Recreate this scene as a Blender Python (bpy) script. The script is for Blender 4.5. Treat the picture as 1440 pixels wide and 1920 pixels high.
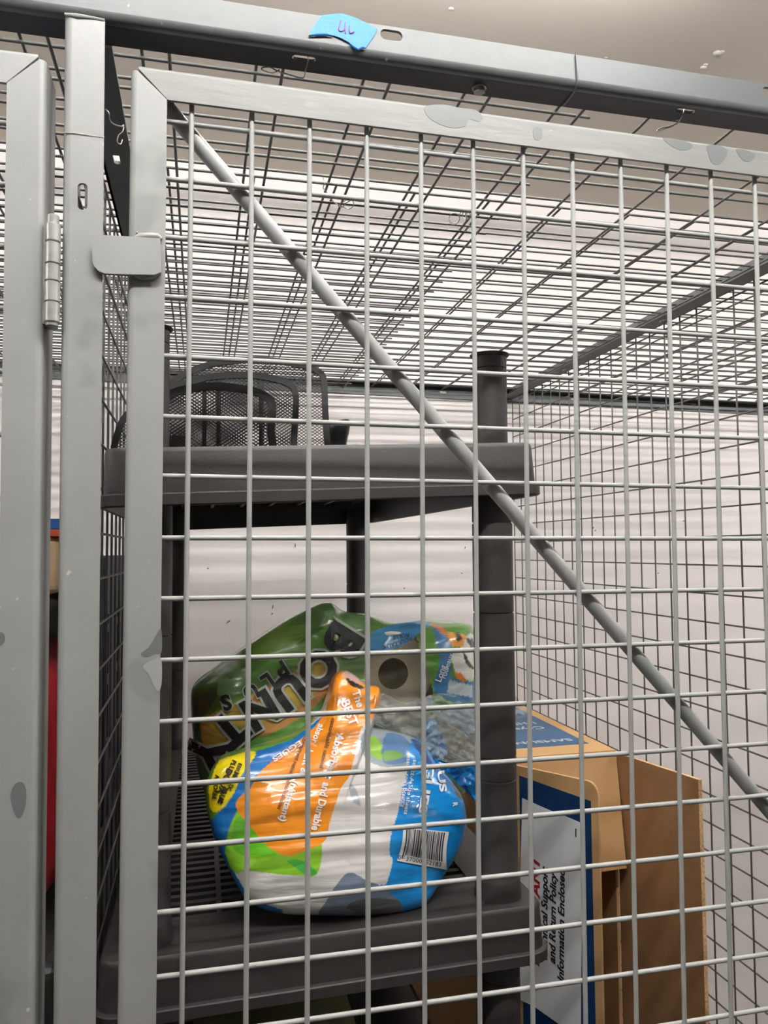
import bpy, bmesh, math, random
import numpy as np
from mathutils import Vector, Matrix, noise

for o in list(bpy.data.objects):
    bpy.data.objects.remove(o, do_unlink=True)
S = bpy.context.scene
COL = S.collection
random.seed(4)

# ------------------------------------------------------------------ camera
# world frame: x to the right along the locker front, y into the locker, z up;
# z = 0 is the top wire of the door here, everything is lifted by LIFT at the end so that the floor is z = 0
LIFT = 2.0
F_PX, YAW, PITCH, ROLL = 1441.0, 0.2335, 0.0491, -0.0088
CAM = np.array([0.0087, -0.6524, -0.3617])
fw = np.array([math.sin(YAW) * math.cos(PITCH), math.cos(YAW) * math.cos(PITCH), math.sin(PITCH)])
rt = np.array([math.cos(YAW), -math.sin(YAW), 0.0])
up = np.cross(rt, fw)
r2 = math.cos(ROLL) * rt + math.sin(ROLL) * up
u2 = -math.sin(ROLL) * rt + math.cos(ROLL) * up
cd = bpy.data.cameras.new('camera')
cam = bpy.data.objects.new('camera', cd)
COL.objects.link(cam)
M = Matrix(((r2[0], u2[0], -fw[0], CAM[0]), (r2[1], u2[1], -fw[1], CAM[1]), (r2[2], u2[2], -fw[2], CAM[2]), (0, 0, 0, 1)))
cam.matrix_world = M
cd.sensor_fit = 'VERTICAL'
cd.sensor_height = 36.0
cd.lens = F_PX / 1920.0 * 36.0
cd.clip_start = 0.02
S.camera = cam

def ray(px, py):
    a, b = (px - 720.0) / F_PX, (py - 960.0) / F_PX
    return a * r2 - b * u2 + fw

def at(px, py, ax, v):
    d = ray(px, py)
    k = 'xyz'.index(ax)
    return Vector(CAM + (v - CAM[k]) / d[k] * d)

# ------------------------------------------------------------------ world, lights, exposure
W = bpy.data.worlds.new('world')
S.world = W
W.use_nodes = True
W.node_tree.nodes['Background'].inputs[0].default_value = (1, 0.97, 0.93, 1)
W.node_tree.nodes['Background'].inputs[1].default_value = 0.02
S.view_settings.view_transform = 'Standard'
S.view_settings.look = 'None'
S.view_settings.gamma = 1.0
S.view_settings.use_curve_mapping = False
S.view_settings.exposure = 0.0
LAMP_STRENGTH = 48.0            # twin-tube lamps above the lockers
AISLE_STRENGTH = 200.0           # single-tube lamps above the aisle
LAMP_SPOTS = [(-1.45, 0.30, 2), (0.25, 0.30, 2), (1.95, 0.30, 2), (-2.1, -0.55, 1), (0.25, -0.55, 1), (2.6, -0.55, 1)]
CEIL = 0.665

# ------------------------------------------------------------------ helpers
def lin(c):
    out = []
    for v in c:
        v = v / 255.0
        out.append(v / 12.92 if v <= 0.04045 else ((v + 0.055) / 1.055) ** 2.4)
    return tuple(out)

MATS = {}
def mat(name, rgb, rough=0.5, metal=0.0, var=0.0, vscale=8.0, bump=0.0, bscale=60.0, patch=None, coat=0.0, stretch=(1, 1, 1), spec=0.5, chips=None):
    """procedural principled material: sRGB colour, tonal noise, optional second-colour patches and chips, bump"""
    m = bpy.data.materials.new(name)
    m.use_nodes = True
    nt = m.node_tree
    L = nt.links.new
    b = nt.nodes['Principled BSDF']
    c = lin(rgb)
    b.inputs['Base Color'].default_value = (*c, 1)
    b.inputs['Roughness'].default_value = rough
    b.inputs['Metallic'].default_value = metal
    b.inputs['Coat Weight'].default_value = coat
    b.inputs['Coat Roughness'].default_value = 0.15
    b.inputs['Specular IOR Level'].default_value = spec
    tc = nt.nodes.new('ShaderNodeTexCoord')
    mp = nt.nodes.new('ShaderNodeMapping')
    mp.inputs['Scale'].default_value = stretch
    L(tc.outputs['Object'], mp.inputs[0])
    last = None
    if var > 0 or patch or chips:
        n = nt.nodes.new('ShaderNodeTexNoise')
        n.inputs['Scale'].default_value = vscale
        n.inputs['Detail'].default_value = 4
        L(mp.outputs[0], n.inputs[0])
        r = nt.nodes.new('ShaderNodeMapRange')
        r.inputs[1].default_value = 0.3
        r.inputs[2].default_value = 0.7
        r.inputs[3].default_value = 1 - var
        r.inputs[4].default_value = 1 + var
        L(n.outputs[0], r.inputs[0])
        mx = nt.nodes.new('ShaderNodeMix')
        mx.data_type = 'RGBA'
        mx.blend_type = 'MULTIPLY'
        mx.inputs[0].default_value = 1
        mx.inputs[6].default_value = (*c, 1)
        L(r.outputs[0], mx.inputs[7])
        last = mx.outputs[2]
        for spec_ in (patch, chips):
            if not spec_:
                continue
            col2, sc, lo, hi = spec_
            n2 = nt.nodes.new('ShaderNodeTexNoise')
            n2.inputs['Scale'].default_value = sc
            n2.inputs['Detail'].default_value = 3
            L(mp.outputs[0], n2.inputs[0])
            r2_ = nt.nodes.new('ShaderNodeMapRange')
            r2_.inputs[1].default_value = lo
            r2_.inputs[2].default_value = hi
            L(n2.outputs[0], r2_.inputs[0])
            m2 = nt.nodes.new('ShaderNodeMix')
            m2.data_type = 'RGBA'
            L(r2_.outputs[0], m2.inputs[0])
            L(last, m2.inputs[6])
            m2.inputs[7].default_value = (*lin(col2), 1)
            last = m2.outputs[2]
        L(last, b.inputs['Base Color'])
    if bump > 0:
        n3 = nt.nodes.new('ShaderNodeTexNoise')
        n3.inputs['Scale'].default_value = bscale
        n3.inputs['Detail'].default_value = 3
        L(mp.outputs[0], n3.inputs[0])
        bp = nt.nodes.new('ShaderNodeBump')
        bp.inputs['Strength'].default_value = bump
        bp.inputs['Distance'].default_value = 0.002
        L(n3.outputs[0], bp.inputs['Height'])
        L(bp.outputs[0], b.inputs['Normal'])
    MATS[name] = m
    return m

GREY = mat('grey_paint', (148, 149, 147), 0.42, var=0.05, vscale=14, bump=0.12, bscale=90, patch=((134, 137, 135), 9, 0.60, 0.64), chips=((190, 190, 186), 110, 0.74, 0.78))
GREYH = mat('grey_paint_header', (82, 86, 86), 0.4, var=0.06, vscale=10, bump=0.12, bscale=70, chips=((180, 180, 176), 110, 0.72, 0.76))
RAIL = mat('grey_paint_rail', (124, 124, 122), 0.42, var=0.05, vscale=16, bump=0.15, bscale=80, stretch=(0.35, 1, 1.6), patch=((136, 136, 134), 24, 0.60, 0.66), chips=((180, 180, 176), 120, 0.73, 0.76))
WIRE = mat('grey_wire_paint', (156, 157, 154), 0.4, var=0.10, vscale=40, bump=0.2, bscale=200)
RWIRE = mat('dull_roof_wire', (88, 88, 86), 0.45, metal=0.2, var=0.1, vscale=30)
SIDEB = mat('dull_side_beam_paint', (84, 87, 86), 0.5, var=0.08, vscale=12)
UNDERSHADE = mat('underside_shade', (24, 25, 26), 0.5, var=0.1, vscale=12)  # shade beneath the top beam, put into the colour of its lower flange
WELD = mat('weld_paint', (160, 160, 157), 0.3, var=0.08, vscale=60, bump=0.5, bscale=150)
STEEL = mat('zinc_steel', (150, 148, 142), 0.35, metal=0.8, var=0.2, vscale=60, bump=0.2)
HINGE = mat('worn_hinge', (160, 160, 157), 0.35, metal=0.35, var=0.2, vscale=60, chips=((120, 98, 80), 70, 0.66, 0.74), bump=0.3)
WALL = mat('white_wall', (227, 221, 218), 0.8, var=0.02, vscale=3, bump=0.1, bscale=40, stretch=(0.3, 1, 3), chips=((120, 116, 112), 26, 0.80, 0.82))
CEILM = mat('ceiling_paint', (206, 197, 187), 0.85, var=0.03, vscale=2, bump=0.25, bscale=30)
FLOOR = mat('concrete_floor', (52, 51, 49), 0.7, var=0.12, vscale=3, bump=0.2)
AISLE = mat('aisle_wall_paint', (112, 109, 105), 0.8, var=0.03, vscale=2)
BLK = mat('black_plastic', (48, 45, 44), 0.5, var=0.1, vscale=30, bump=0.12, bscale=400)
BLKG = mat('black_smooth_plastic', (18, 18, 19), 0.3)
BFRAME = mat('black_enamel_wire', (9, 9, 10), 0.5)
CARD = mat('cardboard', (190, 150, 102), 0.8, var=0.05, vscale=8, bump=0.06, bscale=60)
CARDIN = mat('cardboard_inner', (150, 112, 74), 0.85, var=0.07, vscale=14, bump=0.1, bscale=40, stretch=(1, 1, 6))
CARDEDGE = mat('cardboard_edge', (205, 165, 118), 0.9, var=0.35, vscale=260, bump=0.5, bscale=300)
NAVY = mat('navy_print', (12, 50, 94), 0.5, var=0.05)
SLATEB = mat('slate_blue_print', (48, 86, 122), 0.5, var=0.04)
PAPER = mat('white_paper', (226, 226, 230), 0.7, var=0.03, vscale=12, bump=0.1, bscale=18)
INK = mat('black_ink', (26, 26, 28), 0.6)
REDINK = mat('red_ink', (170, 24, 34), 0.6)
TEXTG = mat('pale_grey_ink', (190, 200, 206), 0.5)
TAPE = mat('blue_masking_tape', (92, 150, 204), 0.75, var=0.05, vscale=30, bump=0.5, bscale=150)
TAPEB = mat('blue_tape_edge', (22, 98, 170), 0.7)
PENRED = mat('red_marker', (150, 98, 160), 0.7, var=0.1, vscale=200)
WHITEINK = mat('white_ink', (236, 236, 236), 0.35)
BROWNINK = mat('dark_brown_ink', (70, 34, 10), 0.4)
GREYINK = mat('silver_grey_ink', (176, 182, 172), 0.3)
ROLLM = mat('paper_towel', (244, 237, 214), 0.9, var=0.04, vscale=60, bump=0.4, bscale=120)
COREM = mat('cardboard_core', (92, 84, 66), 0.9, var=0.2, vscale=40)
REDFAB = mat('red_fabric', (150, 12, 22), 0.7, var=0.15, vscale=14, bump=0.4, bscale=14)
BLKFAB = mat('black_fabric', (22, 18, 20), 0.9, var=0.1)
CREAM = mat('cream_carton', (206, 176, 140), 0.75, var=0.05)
BLUEP = mat('blue_carton_print', (40, 92, 160), 0.5)
ORNGP = mat('orange_carton_print', (200, 84, 60), 0.5)
CRATE = mat('slate_crate_plastic', (58, 68, 86), 0.45, var=0.08)
TOTE = mat('dark_tote_plastic', (34, 36, 34), 0.5, var=0.08)
OLIVE = mat('olive_carton', (104, 104, 70), 0.7, var=0.08)
HOUSING = mat('lamp_housing', (232, 232, 230), 0.5)

def emat(name, strength):
    m = bpy.data.materials.new(name)
    m.use_nodes = True
    b = m.node_tree.nodes['Principled BSDF']
    b.inputs['Base Color'].default_value = (0.8, 0.8, 0.8, 1)
    b.inputs['Emission Color'].default_value = (1.0, 0.982, 0.958, 1)
    b.inputs['Emission Strength'].default_value = strength
    return m
TUBE = emat('lamp_tube', LAMP_STRENGTH)
TUBE1 = emat('aisle_lamp_tube', AISLE_STRENGTH)

def mesh_mat():
    """expanded black metal mesh: diamond holes cut by a procedural pattern in object space"""
    m = bpy.data.materials.new('black_expanded_mesh')
    m.use_nodes = True
    nt = m.node_tree
    L = nt.links.new
    b = nt.nodes['Principled BSDF']
    b.inputs['Base Color'].default_value = (*lin((30, 30, 31)), 1)
    b.inputs['Roughness'].default_value = 0.4
    b.inputs['Metallic'].default_value = 0.3
    uv = nt.nodes.new('ShaderNodeAttribute')
    uv.attribute_name = 'flat'
    sp = nt.nodes.new('ShaderNodeSeparateXYZ')
    L(uv.outputs['Vector'], sp.inputs[0])
    def op(o, a, bb):
        n = nt.nodes.new('ShaderNodeMath')
        n.operation = o
        for i, v in ((0, a), (1, bb)):
            if v is None:
                continue
            if isinstance(v, (int, float)):
                n.inputs[i].default_value = v
            else:
                L(v, n.inputs[i])
        return n.outputs[0]
    k = 2 * math.pi
    p = 0.0060
    q = 0.0042
    u_ = op('MULTIPLY', sp.outputs[0], k / p / 2)
    v_ = op('MULTIPLY', sp.outputs[1], k / q / 2)
    a = op('ABSOLUTE', op('SINE', op('ADD', u_, v_), None), None)
    c = op('ABSOLUTE', op('SINE', op('SUBTRACT', u_, v_), None), None)
    mn = op('MINIMUM', a, c)
    hole = op('GREATER_THAN', mn, 0.40)
    tr = nt.nodes.new('ShaderNodeBsdfTransparent')
    mx = nt.nodes.new('ShaderNodeMixShader')
    L(hole, mx.inputs[0])
    L(b.outputs[0], mx.inputs[1])
    L(tr.outputs[0], mx.inputs[2])
    L(mx.outputs[0], nt.nodes['Material Output'].inputs[0])
    return m
EXPM = mesh_mat()

def film_mat(name, rough=0.28, bump=0.42, bscale=30, coat=0.8):
    """printed plastic film: colour and opacity come from the print attribute"""
    m = bpy.data.materials.new(name)
    m.use_nodes = True
    nt = m.node_tree
    L = nt.links.new
    b = nt.nodes['Principled BSDF']
    at_ = nt.nodes.new('ShaderNodeAttribute')
    at_.attribute_name = 'Print'
    L(at_.outputs['Color'], b.inputs['Base Color'])
    b.inputs['Roughness'].default_value = rough
    b.inputs['Coat Weight'].default_value = coat
    b.inputs['Coat Roughness'].default_value = 0.09
    tc = nt.nodes.new('ShaderNodeTexCoord')
    n3 = nt.nodes.new('ShaderNodeTexNoise')
    n3.inputs['Scale'].default_value = bscale
    n3.inputs['Detail'].default_value = 2
    n3.inputs['Distortion'].default_value = 1.2
    mpf = nt.nodes.new('ShaderNodeMapping')
    mpf.inputs['Rotation'].default_value = (0, 0.25, 0)
    mpf.inputs['Scale'].default_value = (0.35, 1, 1.9)
    L(tc.outputs['Object'], mpf.inputs[0])
    L(mpf.outputs[0], n3.inputs[0])
    bp = nt.nodes.new('ShaderNodeBump')
    bp.inputs['Strength'].default_value = bump
    bp.inputs['Distance'].default_value = 0.004
    L(n3.outputs[0], bp.inputs['Height'])
    L(bp.outputs[0], b.inputs['Normal'])
    tr = nt.nodes.new('ShaderNodeBsdfTransparent')
    mx = nt.nodes.new('ShaderNodeMixShader')
    L(at_.outputs['Alpha'], mx.inputs[0])
    L(tr.outputs[0], mx.inputs[1])
    L(b.outputs[0], mx.inputs[2])
    L(mx.outputs[0], nt.nodes['Material Output'].inputs[0])
    return m
FILM = film_mat('printed_film')

def clear_mat():
    m = bpy.data.materials.new('clear_plastic_film')
    m.use_nodes = True
    nt = m.node_tree
    L = nt.links.new
    b = nt.nodes['Principled BSDF']
    b.inputs['Base Color'].default_value = (0.75, 0.77, 0.78, 1)
    b.inputs['Roughness'].default_value = 0.08
    b.inputs['Specular IOR Level'].default_value = 1.0
    tc = nt.nodes.new('ShaderNodeTexCoord')
    n3 = nt.nodes.new('ShaderNodeTexNoise')
    n3.inputs['Scale'].default_value = 60
    n3.inputs['Detail'].default_value = 2
    n3.inputs['Distortion'].default_value = 2.0
    L(tc.outputs['Object'], n3.inputs[0])
    bp = nt.nodes.new('ShaderNodeBump')
    bp.inputs['Strength'].default_value = 0.9
    bp.inputs['Distance'].default_value = 0.006
    L(n3.outputs[0], bp.inputs['Height'])
    L(bp.outputs[0], b.inputs['Normal'])
    tr = nt.nodes.new('ShaderNodeBsdfTransparent')
    tr.inputs[0].default_value = (0.93, 0.94, 0.94, 1)
    mx = nt.nodes.new('ShaderNodeMixShader')
    mx.inputs[0].default_value = 0.3
    L(tr.outputs[0], mx.inputs[1])
    L(b.outputs[0], mx.inputs[2])
    L(mx.outputs[0], nt.nodes['Material Output'].inputs[0])
    return m
CLEAR = clear_mat()

def link(o, parent=None):
    COL.objects.link(o)
    if parent is not None:
        o.parent = parent
    return o

def obj(name, bm, m, parent=None, smooth=False):
    me = bpy.data.meshes.new(name)
    bmesh.ops.recalc_face_normals(bm, faces=bm.faces)
    bm.to_mesh(me)
    bm.free()
    me.materials.append(m)
    if smooth:
        for p in me.polygons:
            p.use_smooth = True
        try:
            me.set_sharp_from_angle(angle=math.radians(38))
        except Exception:
            pass
    return link(bpy.data.objects.new(name, me), parent)

def tag(o, label, cat, group=None, kind=None):
    o['label'] = label
    if cat:
        o['category'] = cat
    if group:
        o['group'] = group
    if kind:
        o['kind'] = kind
    return o

def struct(name, bm, m, label=None):
    o = obj(name, bm, m)
    o['kind'] = 'structure'
    if label:
        o['label'] = label
    return o

def thing(name, label, cat, loc=(0, 0, 0), group=None):
    o = link(bpy.data.objects.new(name, None))
    o.empty_display_size = 0.05
    o.location = loc
    return tag(o, label, cat, group)

def box(bm, x0, x1, y0, y1, z0, z1, bevel=0.0):
    vs = [bm.verts.new((x, y, z)) for x in (x0, x1) for y in (y0, y1) for z in (z0, z1)]
    fs = []
    for f in ((0, 1, 3, 2), (4, 6, 7, 5), (0, 4, 5, 1), (2, 3, 7, 6), (0, 2, 6, 4), (1, 5, 7, 3)):
        fs.append(bm.faces.new([vs[i] for i in f]))
    if bevel > 0:
        es = list({e for f in fs for e in f.edges})
        bmesh.ops.bevel(bm, geom=es, offset=bevel, segments=3, profile=0.5, affect='EDGES')
    return bm

def newbox(*a, **k):
    return box(bmesh.new(), *a, **k)

def plate(bm, outline, holes, f3, t):
    """flat plate with holes: 2-D outline and holes, f3(u, v, w) -> 3-D point, w = 0 front to t back"""
    es = []
    for loop in [outline] + holes:
        vs = [bm.verts.new((p[0], p[1], 0)) for p in loop]
        es += [bm.edges.new((vs[i], vs[(i + 1) % len(vs)])) for i in range(len(vs))]
    r = bmesh.ops.triangle_fill(bm, use_beauty=True, use_dissolve=False, edges=es)
    fs = [g for g in r['geom'] if isinstance(g, bmesh.types.BMFace)]
    fr = list({v for f in fs for v in f.verts})
    r = bmesh.ops.extrude_face_region(bm, geom=fs)
    bk = [g for g in r['geom'] if isinstance(g, bmesh.types.BMVert)]
    bks = set(bk)
    for v in bk:
        v.co = Vector(f3(v.co.x, v.co.y, t))
    for v in fr:
        if v not in bks:
            v.co = Vector(f3(v.co.x, v.co.y, 0))
    return bm

def slot(cu, cv, L, w, horiz=True, n=8):
    pts = []
    h = (L - w) / 2
    for s in (1, -1):
        for i in range(n + 1):
            a = -math.pi / 2 + math.pi * i / n
            u, v = s * (h + math.cos(a) * w / 2), s * math.sin(a) * w / 2
            pts.append((cu + u, cv + v) if horiz else (cu - v, cv + u))
    return pts

def rect(u0, u1, v0, v1):
    return [(u0, v0), (u1, v0), (u1, v1), (u0, v1)]

def tube(bm, pts, r, n=10, caps=True):
    pts = [Vector(p) for p in pts]
    rr = r if isinstance(r, (list, tuple)) else [r] * len(pts)
    rings = []
    prev = None
    for i, p in enumerate(pts):
        d = (pts[min(i + 1, len(pts) - 1)] - pts[max(i - 1, 0)]).normalized()
        if prev is None:
            a = d.cross(Vector((0, 0, 1)))
            if a.length < 0.05:
                a = d.cross(Vector((1, 0, 0)))
        else:
            a = prev - d * prev.dot(d)
        a.normalize()
        prev = a
        b = d.cross(a)
        rings.append([bm.verts.new(p + (a * math.cos(2 * math.pi * k / n) + b * math.sin(2 * math.pi * k / n)) * rr[i]) for k in range(n)])
    for i in range(len(rings) - 1):
        for k in range(n):
            bm.faces.new((rings[i][k], rings[i][(k + 1) % n], rings[i + 1][(k + 1) % n], rings[i + 1][k]))
    if caps:
        bm.faces.new(rings[0])
        bm.faces.new(rings[-1])
    return bm

def newtube(*a, **k):
    return tube(bmesh.new(), *a, **k)

def lathe(bm, prof, n=32, c=(0, 0, 0), caps=True):
    rings = [[bm.verts.new((c[0] + r * math.cos(2 * math.pi * k / n), c[1] + r * math.sin(2 * math.pi * k / n), c[2] + z)) for k in range(n)] for r, z in prof]
    for i in range(len(rings) - 1):
        for k in range(n):
            bm.faces.new((rings[i][k], rings[i][(k + 1) % n], rings[i + 1][(k + 1) % n], rings[i + 1][k]))
    if caps:
        bm.faces.new(rings[0])
        bm.faces.new(rings[-1])
    return bm

def spline(pts, n=8, closed=False):
    P = [Vector(p) for p in pts]
    out = []
    m = len(P)
    rng = range(m if closed else m - 1)
    for i in rng:
        g = (lambda k: P[k % m]) if closed else (lambda k: P[max(0, min(m - 1, k))])
        p0, p1, p2, p3 = g(i - 1), g(i), g(i + 1), g(i + 2)
        for j in range(n):
            t = j / n
            out.append(0.5 * ((2 * p1) + (p2 - p0) * t + (2 * p0 - 5 * p1 + 4 * p2 - p3) * t * t + (3 * p1 - p0 - 3 * p2 + p3) * t ** 3))
    if not closed:
        out.append(P[-1])
    return out

# one shared unit wire (along local z, length 1, radius 1), scaled per wire
_w = bmesh.new()
lathe(_w, [(1, -0.5), (1, 0.5)], n=10)
def unit_wire(name, m):
    bm = _w.copy()
    me = bpy.data.meshes.new(name)
    bmesh.ops.recalc_face_normals(bm, faces=bm.faces)
    bm.to_mesh(me)
    bm.free()
    me.materials.append(m)
    for p in me.polygons:
        p.use_smooth = len(p.vertices) == 4
    return me
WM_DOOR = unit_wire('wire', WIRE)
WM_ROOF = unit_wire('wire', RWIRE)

def wire(parent, me, a, b, r):
    a, b = Vector(a), Vector(b)
    o = bpy.data.objects.new('wire', me)
    o.location = (a + b) / 2
    d = b - a
    o.rotation_mode = 'QUATERNION'
    o.rotation_quaternion = d.to_track_quat('Z', 'Y')
    o.scale = (r, r, d.length)
    return link(o, parent)

# ------------------------------------------------------------------ the room
XL, XR, YB, YF, ZF = -3.6, 4.2, 1.39, -2.6, -LIFT
struct('wall_back', newbox(XL, XR, YB, YB + 0.15, ZF, CEIL), WALL)
struct('wall_front', newbox(XL, XR, YF - 0.15, YF, ZF, CEIL), AISLE)
struct('wall_left', newbox(XL - 0.15, XL, YF - 0.15, YB + 0.15, ZF, CEIL), AISLE)
struct('wall_right', newbox(XR, XR + 0.15, YF - 0.15, YB + 0.15, ZF, CEIL), AISLE)
struct('floor', newbox(XL - 0.15, XR + 0.15, YF - 0.15, YB + 0.15, ZF - 0.12, ZF), FLOOR)
struct('ceiling', newbox(XL - 0.15, XR + 0.15, YF - 0.15, YB + 0.15, CEIL, CEIL + 0.12), CEILM)

# strip lamps: a twin-tube row above the lockers, a single-tube row above the aisle
where = ['far left', 'middle', 'far right']
for i, (lx, ly, nt_) in enumerate(LAMP_SPOTS):
    lab = ('strip lamp with two bare tubes above the lockers, ' if nt_ == 2 else 'strip lamp with one bare tube above the aisle, ') + where[i % 3] + ' of its row'
    t = thing('strip_lamp', lab, 'lamp', (lx, ly, CEIL), 'strip lamps under the ceiling')
    obj('housing', newbox(-0.62, 0.62, -0.05, 0.05, -0.05, 0.0, bevel=0.006), HOUSING, t)
    for s in ((-1, 1) if nt_ == 2 else (0,)):
        bm = bmesh.new()
        tube(bm, [(-0.585, s * 0.03, -0.10), (0.585, s * 0.03, -0.10)], 0.013, 12)
        obj('tube', bm, TUBE if nt_ == 2 else TUBE1, t, True)
        for e in (-1, 1):
            obj('lamp_holder', newbox(e * 0.6 - 0.013, e * 0.6 + 0.013, s * 0.03 - 0.014, s * 0.03 + 0.014, -0.118, -0.045, bevel=0.003), HOUSING, t)

# ------------------------------------------------------------------ locker frame
Y0 = -0.010            # front face of header, post and doors
ZH = 0.072             # underside of the header flange
T = 0.003
frame = thing('locker_cage', 'grey painted steel locker frame with long top beam and front post', 'frame', (0, 0, 0))

def bent_angle(name, L0, L1, slots_v, slots_h, m, parent, R=0.008, leg=0.032):
    """angle beam along local x: vertical leg (z) at y = 0, horizontal leg going back (+y) at z = 0, rounded fold"""
    bm = bmesh.new()
    plate(bm, rect(L0, L1, R, leg), slots_v, lambda u, v, w: (u, w, v), T)
    plate(bm, rect(L0, L1, R, leg), slots_h, lambda u, v, w: (u, v, w), T)
    k = 8
    ro = [(R - R * math.cos(a), R - R * math.sin(a)) for a in [i * math.pi / 2 / k for i in range(k + 1)]]
    ri = [(R - (R - T) * math.cos(a), R - (R - T) * math.sin(a)) for a in [i * math.pi / 2 / k for i in range(k + 1)]]
    for prof in (ro, ri):
        vs = [[bm.verts.new((x, p[0], p[1])) for p in prof] for x in (L0, L1)]
        for i in range(k):
            bm.faces.new((vs[0][i], vs[0][i + 1], vs[1][i + 1], vs[1][i]))
    bm.faces.ensure_lookup_table()
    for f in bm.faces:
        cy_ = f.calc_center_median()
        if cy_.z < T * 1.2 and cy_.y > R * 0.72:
            f.material_index = 1  # lower flange and end of the fold take the painted-in shade
    o = obj(name, bm, m, parent, True)
    o.data.materials.append(UNDERSHADE)
    return o

# header: slots on its face at x .172, .565 and under it at x .096, .476
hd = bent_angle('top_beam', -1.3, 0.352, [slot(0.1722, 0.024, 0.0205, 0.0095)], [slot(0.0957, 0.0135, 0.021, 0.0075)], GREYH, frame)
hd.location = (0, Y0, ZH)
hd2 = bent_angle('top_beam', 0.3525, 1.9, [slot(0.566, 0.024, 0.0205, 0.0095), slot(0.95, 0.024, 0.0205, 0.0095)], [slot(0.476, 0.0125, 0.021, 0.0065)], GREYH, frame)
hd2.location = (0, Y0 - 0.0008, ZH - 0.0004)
bm = bmesh.new()
tube(bm, spline([(0.3525, Y0 + 0.030, ZH - 0.0004), (0.3525, Y0 + 0.012, ZH - 0.0006), (0.3525, Y0 + 0.002, ZH + 0.002), (0.3523, Y0 - 0.0008, ZH + 0.010), (0.3515, Y0 - 0.0008, ZH + 0.031)], 6), 0.0011, 6)
obj('weld_seam', bm, GREYH, frame, True)

# front post: face towards the aisle, side leg going back on its left
def post(name, x0, x1, top, bot, holes):
    bm = bmesh.new()
    R = 0.006
    plate(bm, rect(x0 + R, x1, bot, top), holes, lambda u, v, w: (u, Y0 + w, v), T)
    plate(bm, rect(Y0 + R, Y0 + 0.031, bot, top), [], lambda u, v, w: (x0 + w, u, v), T)
    k = 6
    for rad in (R, R - T):
        vs = [[bm.verts.new((x0 + R - rad * math.cos(a), Y0 + R - rad * math.sin(a), z)) for a in [i * math.pi / 2 / k for i in range(k + 1)]] for z in (bot, top)]
        for i in range(k):
            bm.faces.new((vs[0][i], vs[0][i + 1], vs[1][i + 1], vs[1][i]))
    return obj(name, bm, GREY, frame, True)
Y0 -= 0.0018
post('post', -0.1000, -0.0690, ZH - 0.0008, ZF, [slot(-0.0846, -0.0772, 0.0220, 0.0078, False), slot(-0.0846, -0.80, 0.0220, 0.0078, False)])
post('post', 0.872, 0.903, ZH - 0.0008, ZF, [slot(0.887, -0.0772, 0.0220, 0.0078, False)])
Y0 += 0.0018
bm = bmesh.new()
tube(bm, [(-0.0995, Y0 - 0.0012, ZH - 0.0005), (-0.090, Y0 - 0.0022, ZH - 0.001), (-0.080, Y0 - 0.0018, ZH - 0.0006), (-0.0692, Y0 - 0.0014, ZH - 0.001)], [0.0012, 0.0018, 0.0013, 0.0012], 8)
obj('weld_seam', bm, WELD, frame, True)

# side beams running back to the wall, flange underneath, leg up
def side_beam(x0, x1, z, leg_at):
    bm = bmesh.new()
    plate(bm, rect(x0, x1, 0.024, YB - 0.002), [slot((x0 + x1) / 2, 0.22 + 0.4 * k, 0.021, 0.007, False) for k in range(3)], lambda u, v, w: (u, v, z + w), T)
    plate(bm, rect(0.024, YB - 0.002, z, z + 0.032), [], lambda u, v, w: (leg_at + w, u, v), T)
    return obj('side_beam', bm, SIDEB, frame)
side_beam(-0.0995, -0.0672, ZH - 0.0012, -0.0995)
side_beam(0.838, 0.872, 0.066, 0.869)
bm = bmesh.new()
plate(bm, rect(-3.0, 3.0, 0.0, 0.033), [slot(-2.6 + 0.4 * k, 0.018, 0.02, 0.007) for k in range(14)], lambda u, v, w: (u, YB - 0.0045 + w, v), T)
plate(bm, rect(-3.0, 3.0, -0.034, -0.0015), [], lambda u, v, w: (u, YB + v, 0.030 + w), T)
bb = obj('back_beam', bm, SIDEB, frame)
bb.location = (0.467, 0, 0.063)
bb.rotation_euler = (0, 0.012, 0)
# hex bolt below the header
bm = bmesh.new()
c = at(896, 168, 'z', ZH - 0.004)
lathe(bm, [(0.0052, 0.0), (0.0058, -0.0008), (0.0058, -0.0042), (0.0050, -0.0050)], 6, (0.2622, 0.0105, ZH))
lathe(bm, [(0.0068, 0.0004), (0.0068, -0.0008)], 20, (0.2622, 0.0105, ZH))
obj('bolt_head', bm, STEEL, frame)

# ------------------------------------------------------------------ mesh panels of the cage
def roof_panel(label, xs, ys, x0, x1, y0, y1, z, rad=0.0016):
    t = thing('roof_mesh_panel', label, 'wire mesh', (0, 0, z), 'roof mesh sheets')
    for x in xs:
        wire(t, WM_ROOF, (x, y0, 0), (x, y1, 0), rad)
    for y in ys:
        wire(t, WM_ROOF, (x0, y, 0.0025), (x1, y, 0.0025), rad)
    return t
fr = lambda a, b, s: [a + s * k for k in range(int((b - a) / s + 1e-6) + 1)]
ZR = ZH + 0.0045
roof_panel('roof wire mesh sheet ending above the locker door with cut wire ends', fr(-1.22, 0.39, 0.1), fr(0.0445, 1.37, 0.0495), -1.25, 0.395, 0.02, 1.375, ZR)
roof_panel('widest roof wire mesh sheet spanning both lockers above the door', fr(-1.25, 1.86, 0.1005), fr(0.0385, 1.37, 0.0495), -1.30, 1.88, 0.02, 1.375, ZR + 0.0062)
roof_panel('topmost roof wire mesh sheet lying over the back half of the cage', fr(-1.237, 1.87, 0.1005), fr(0.268, 1.37, 0.0495), -1.29, 1.90, 0.262, 1.375, ZR + 0.0124)

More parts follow.
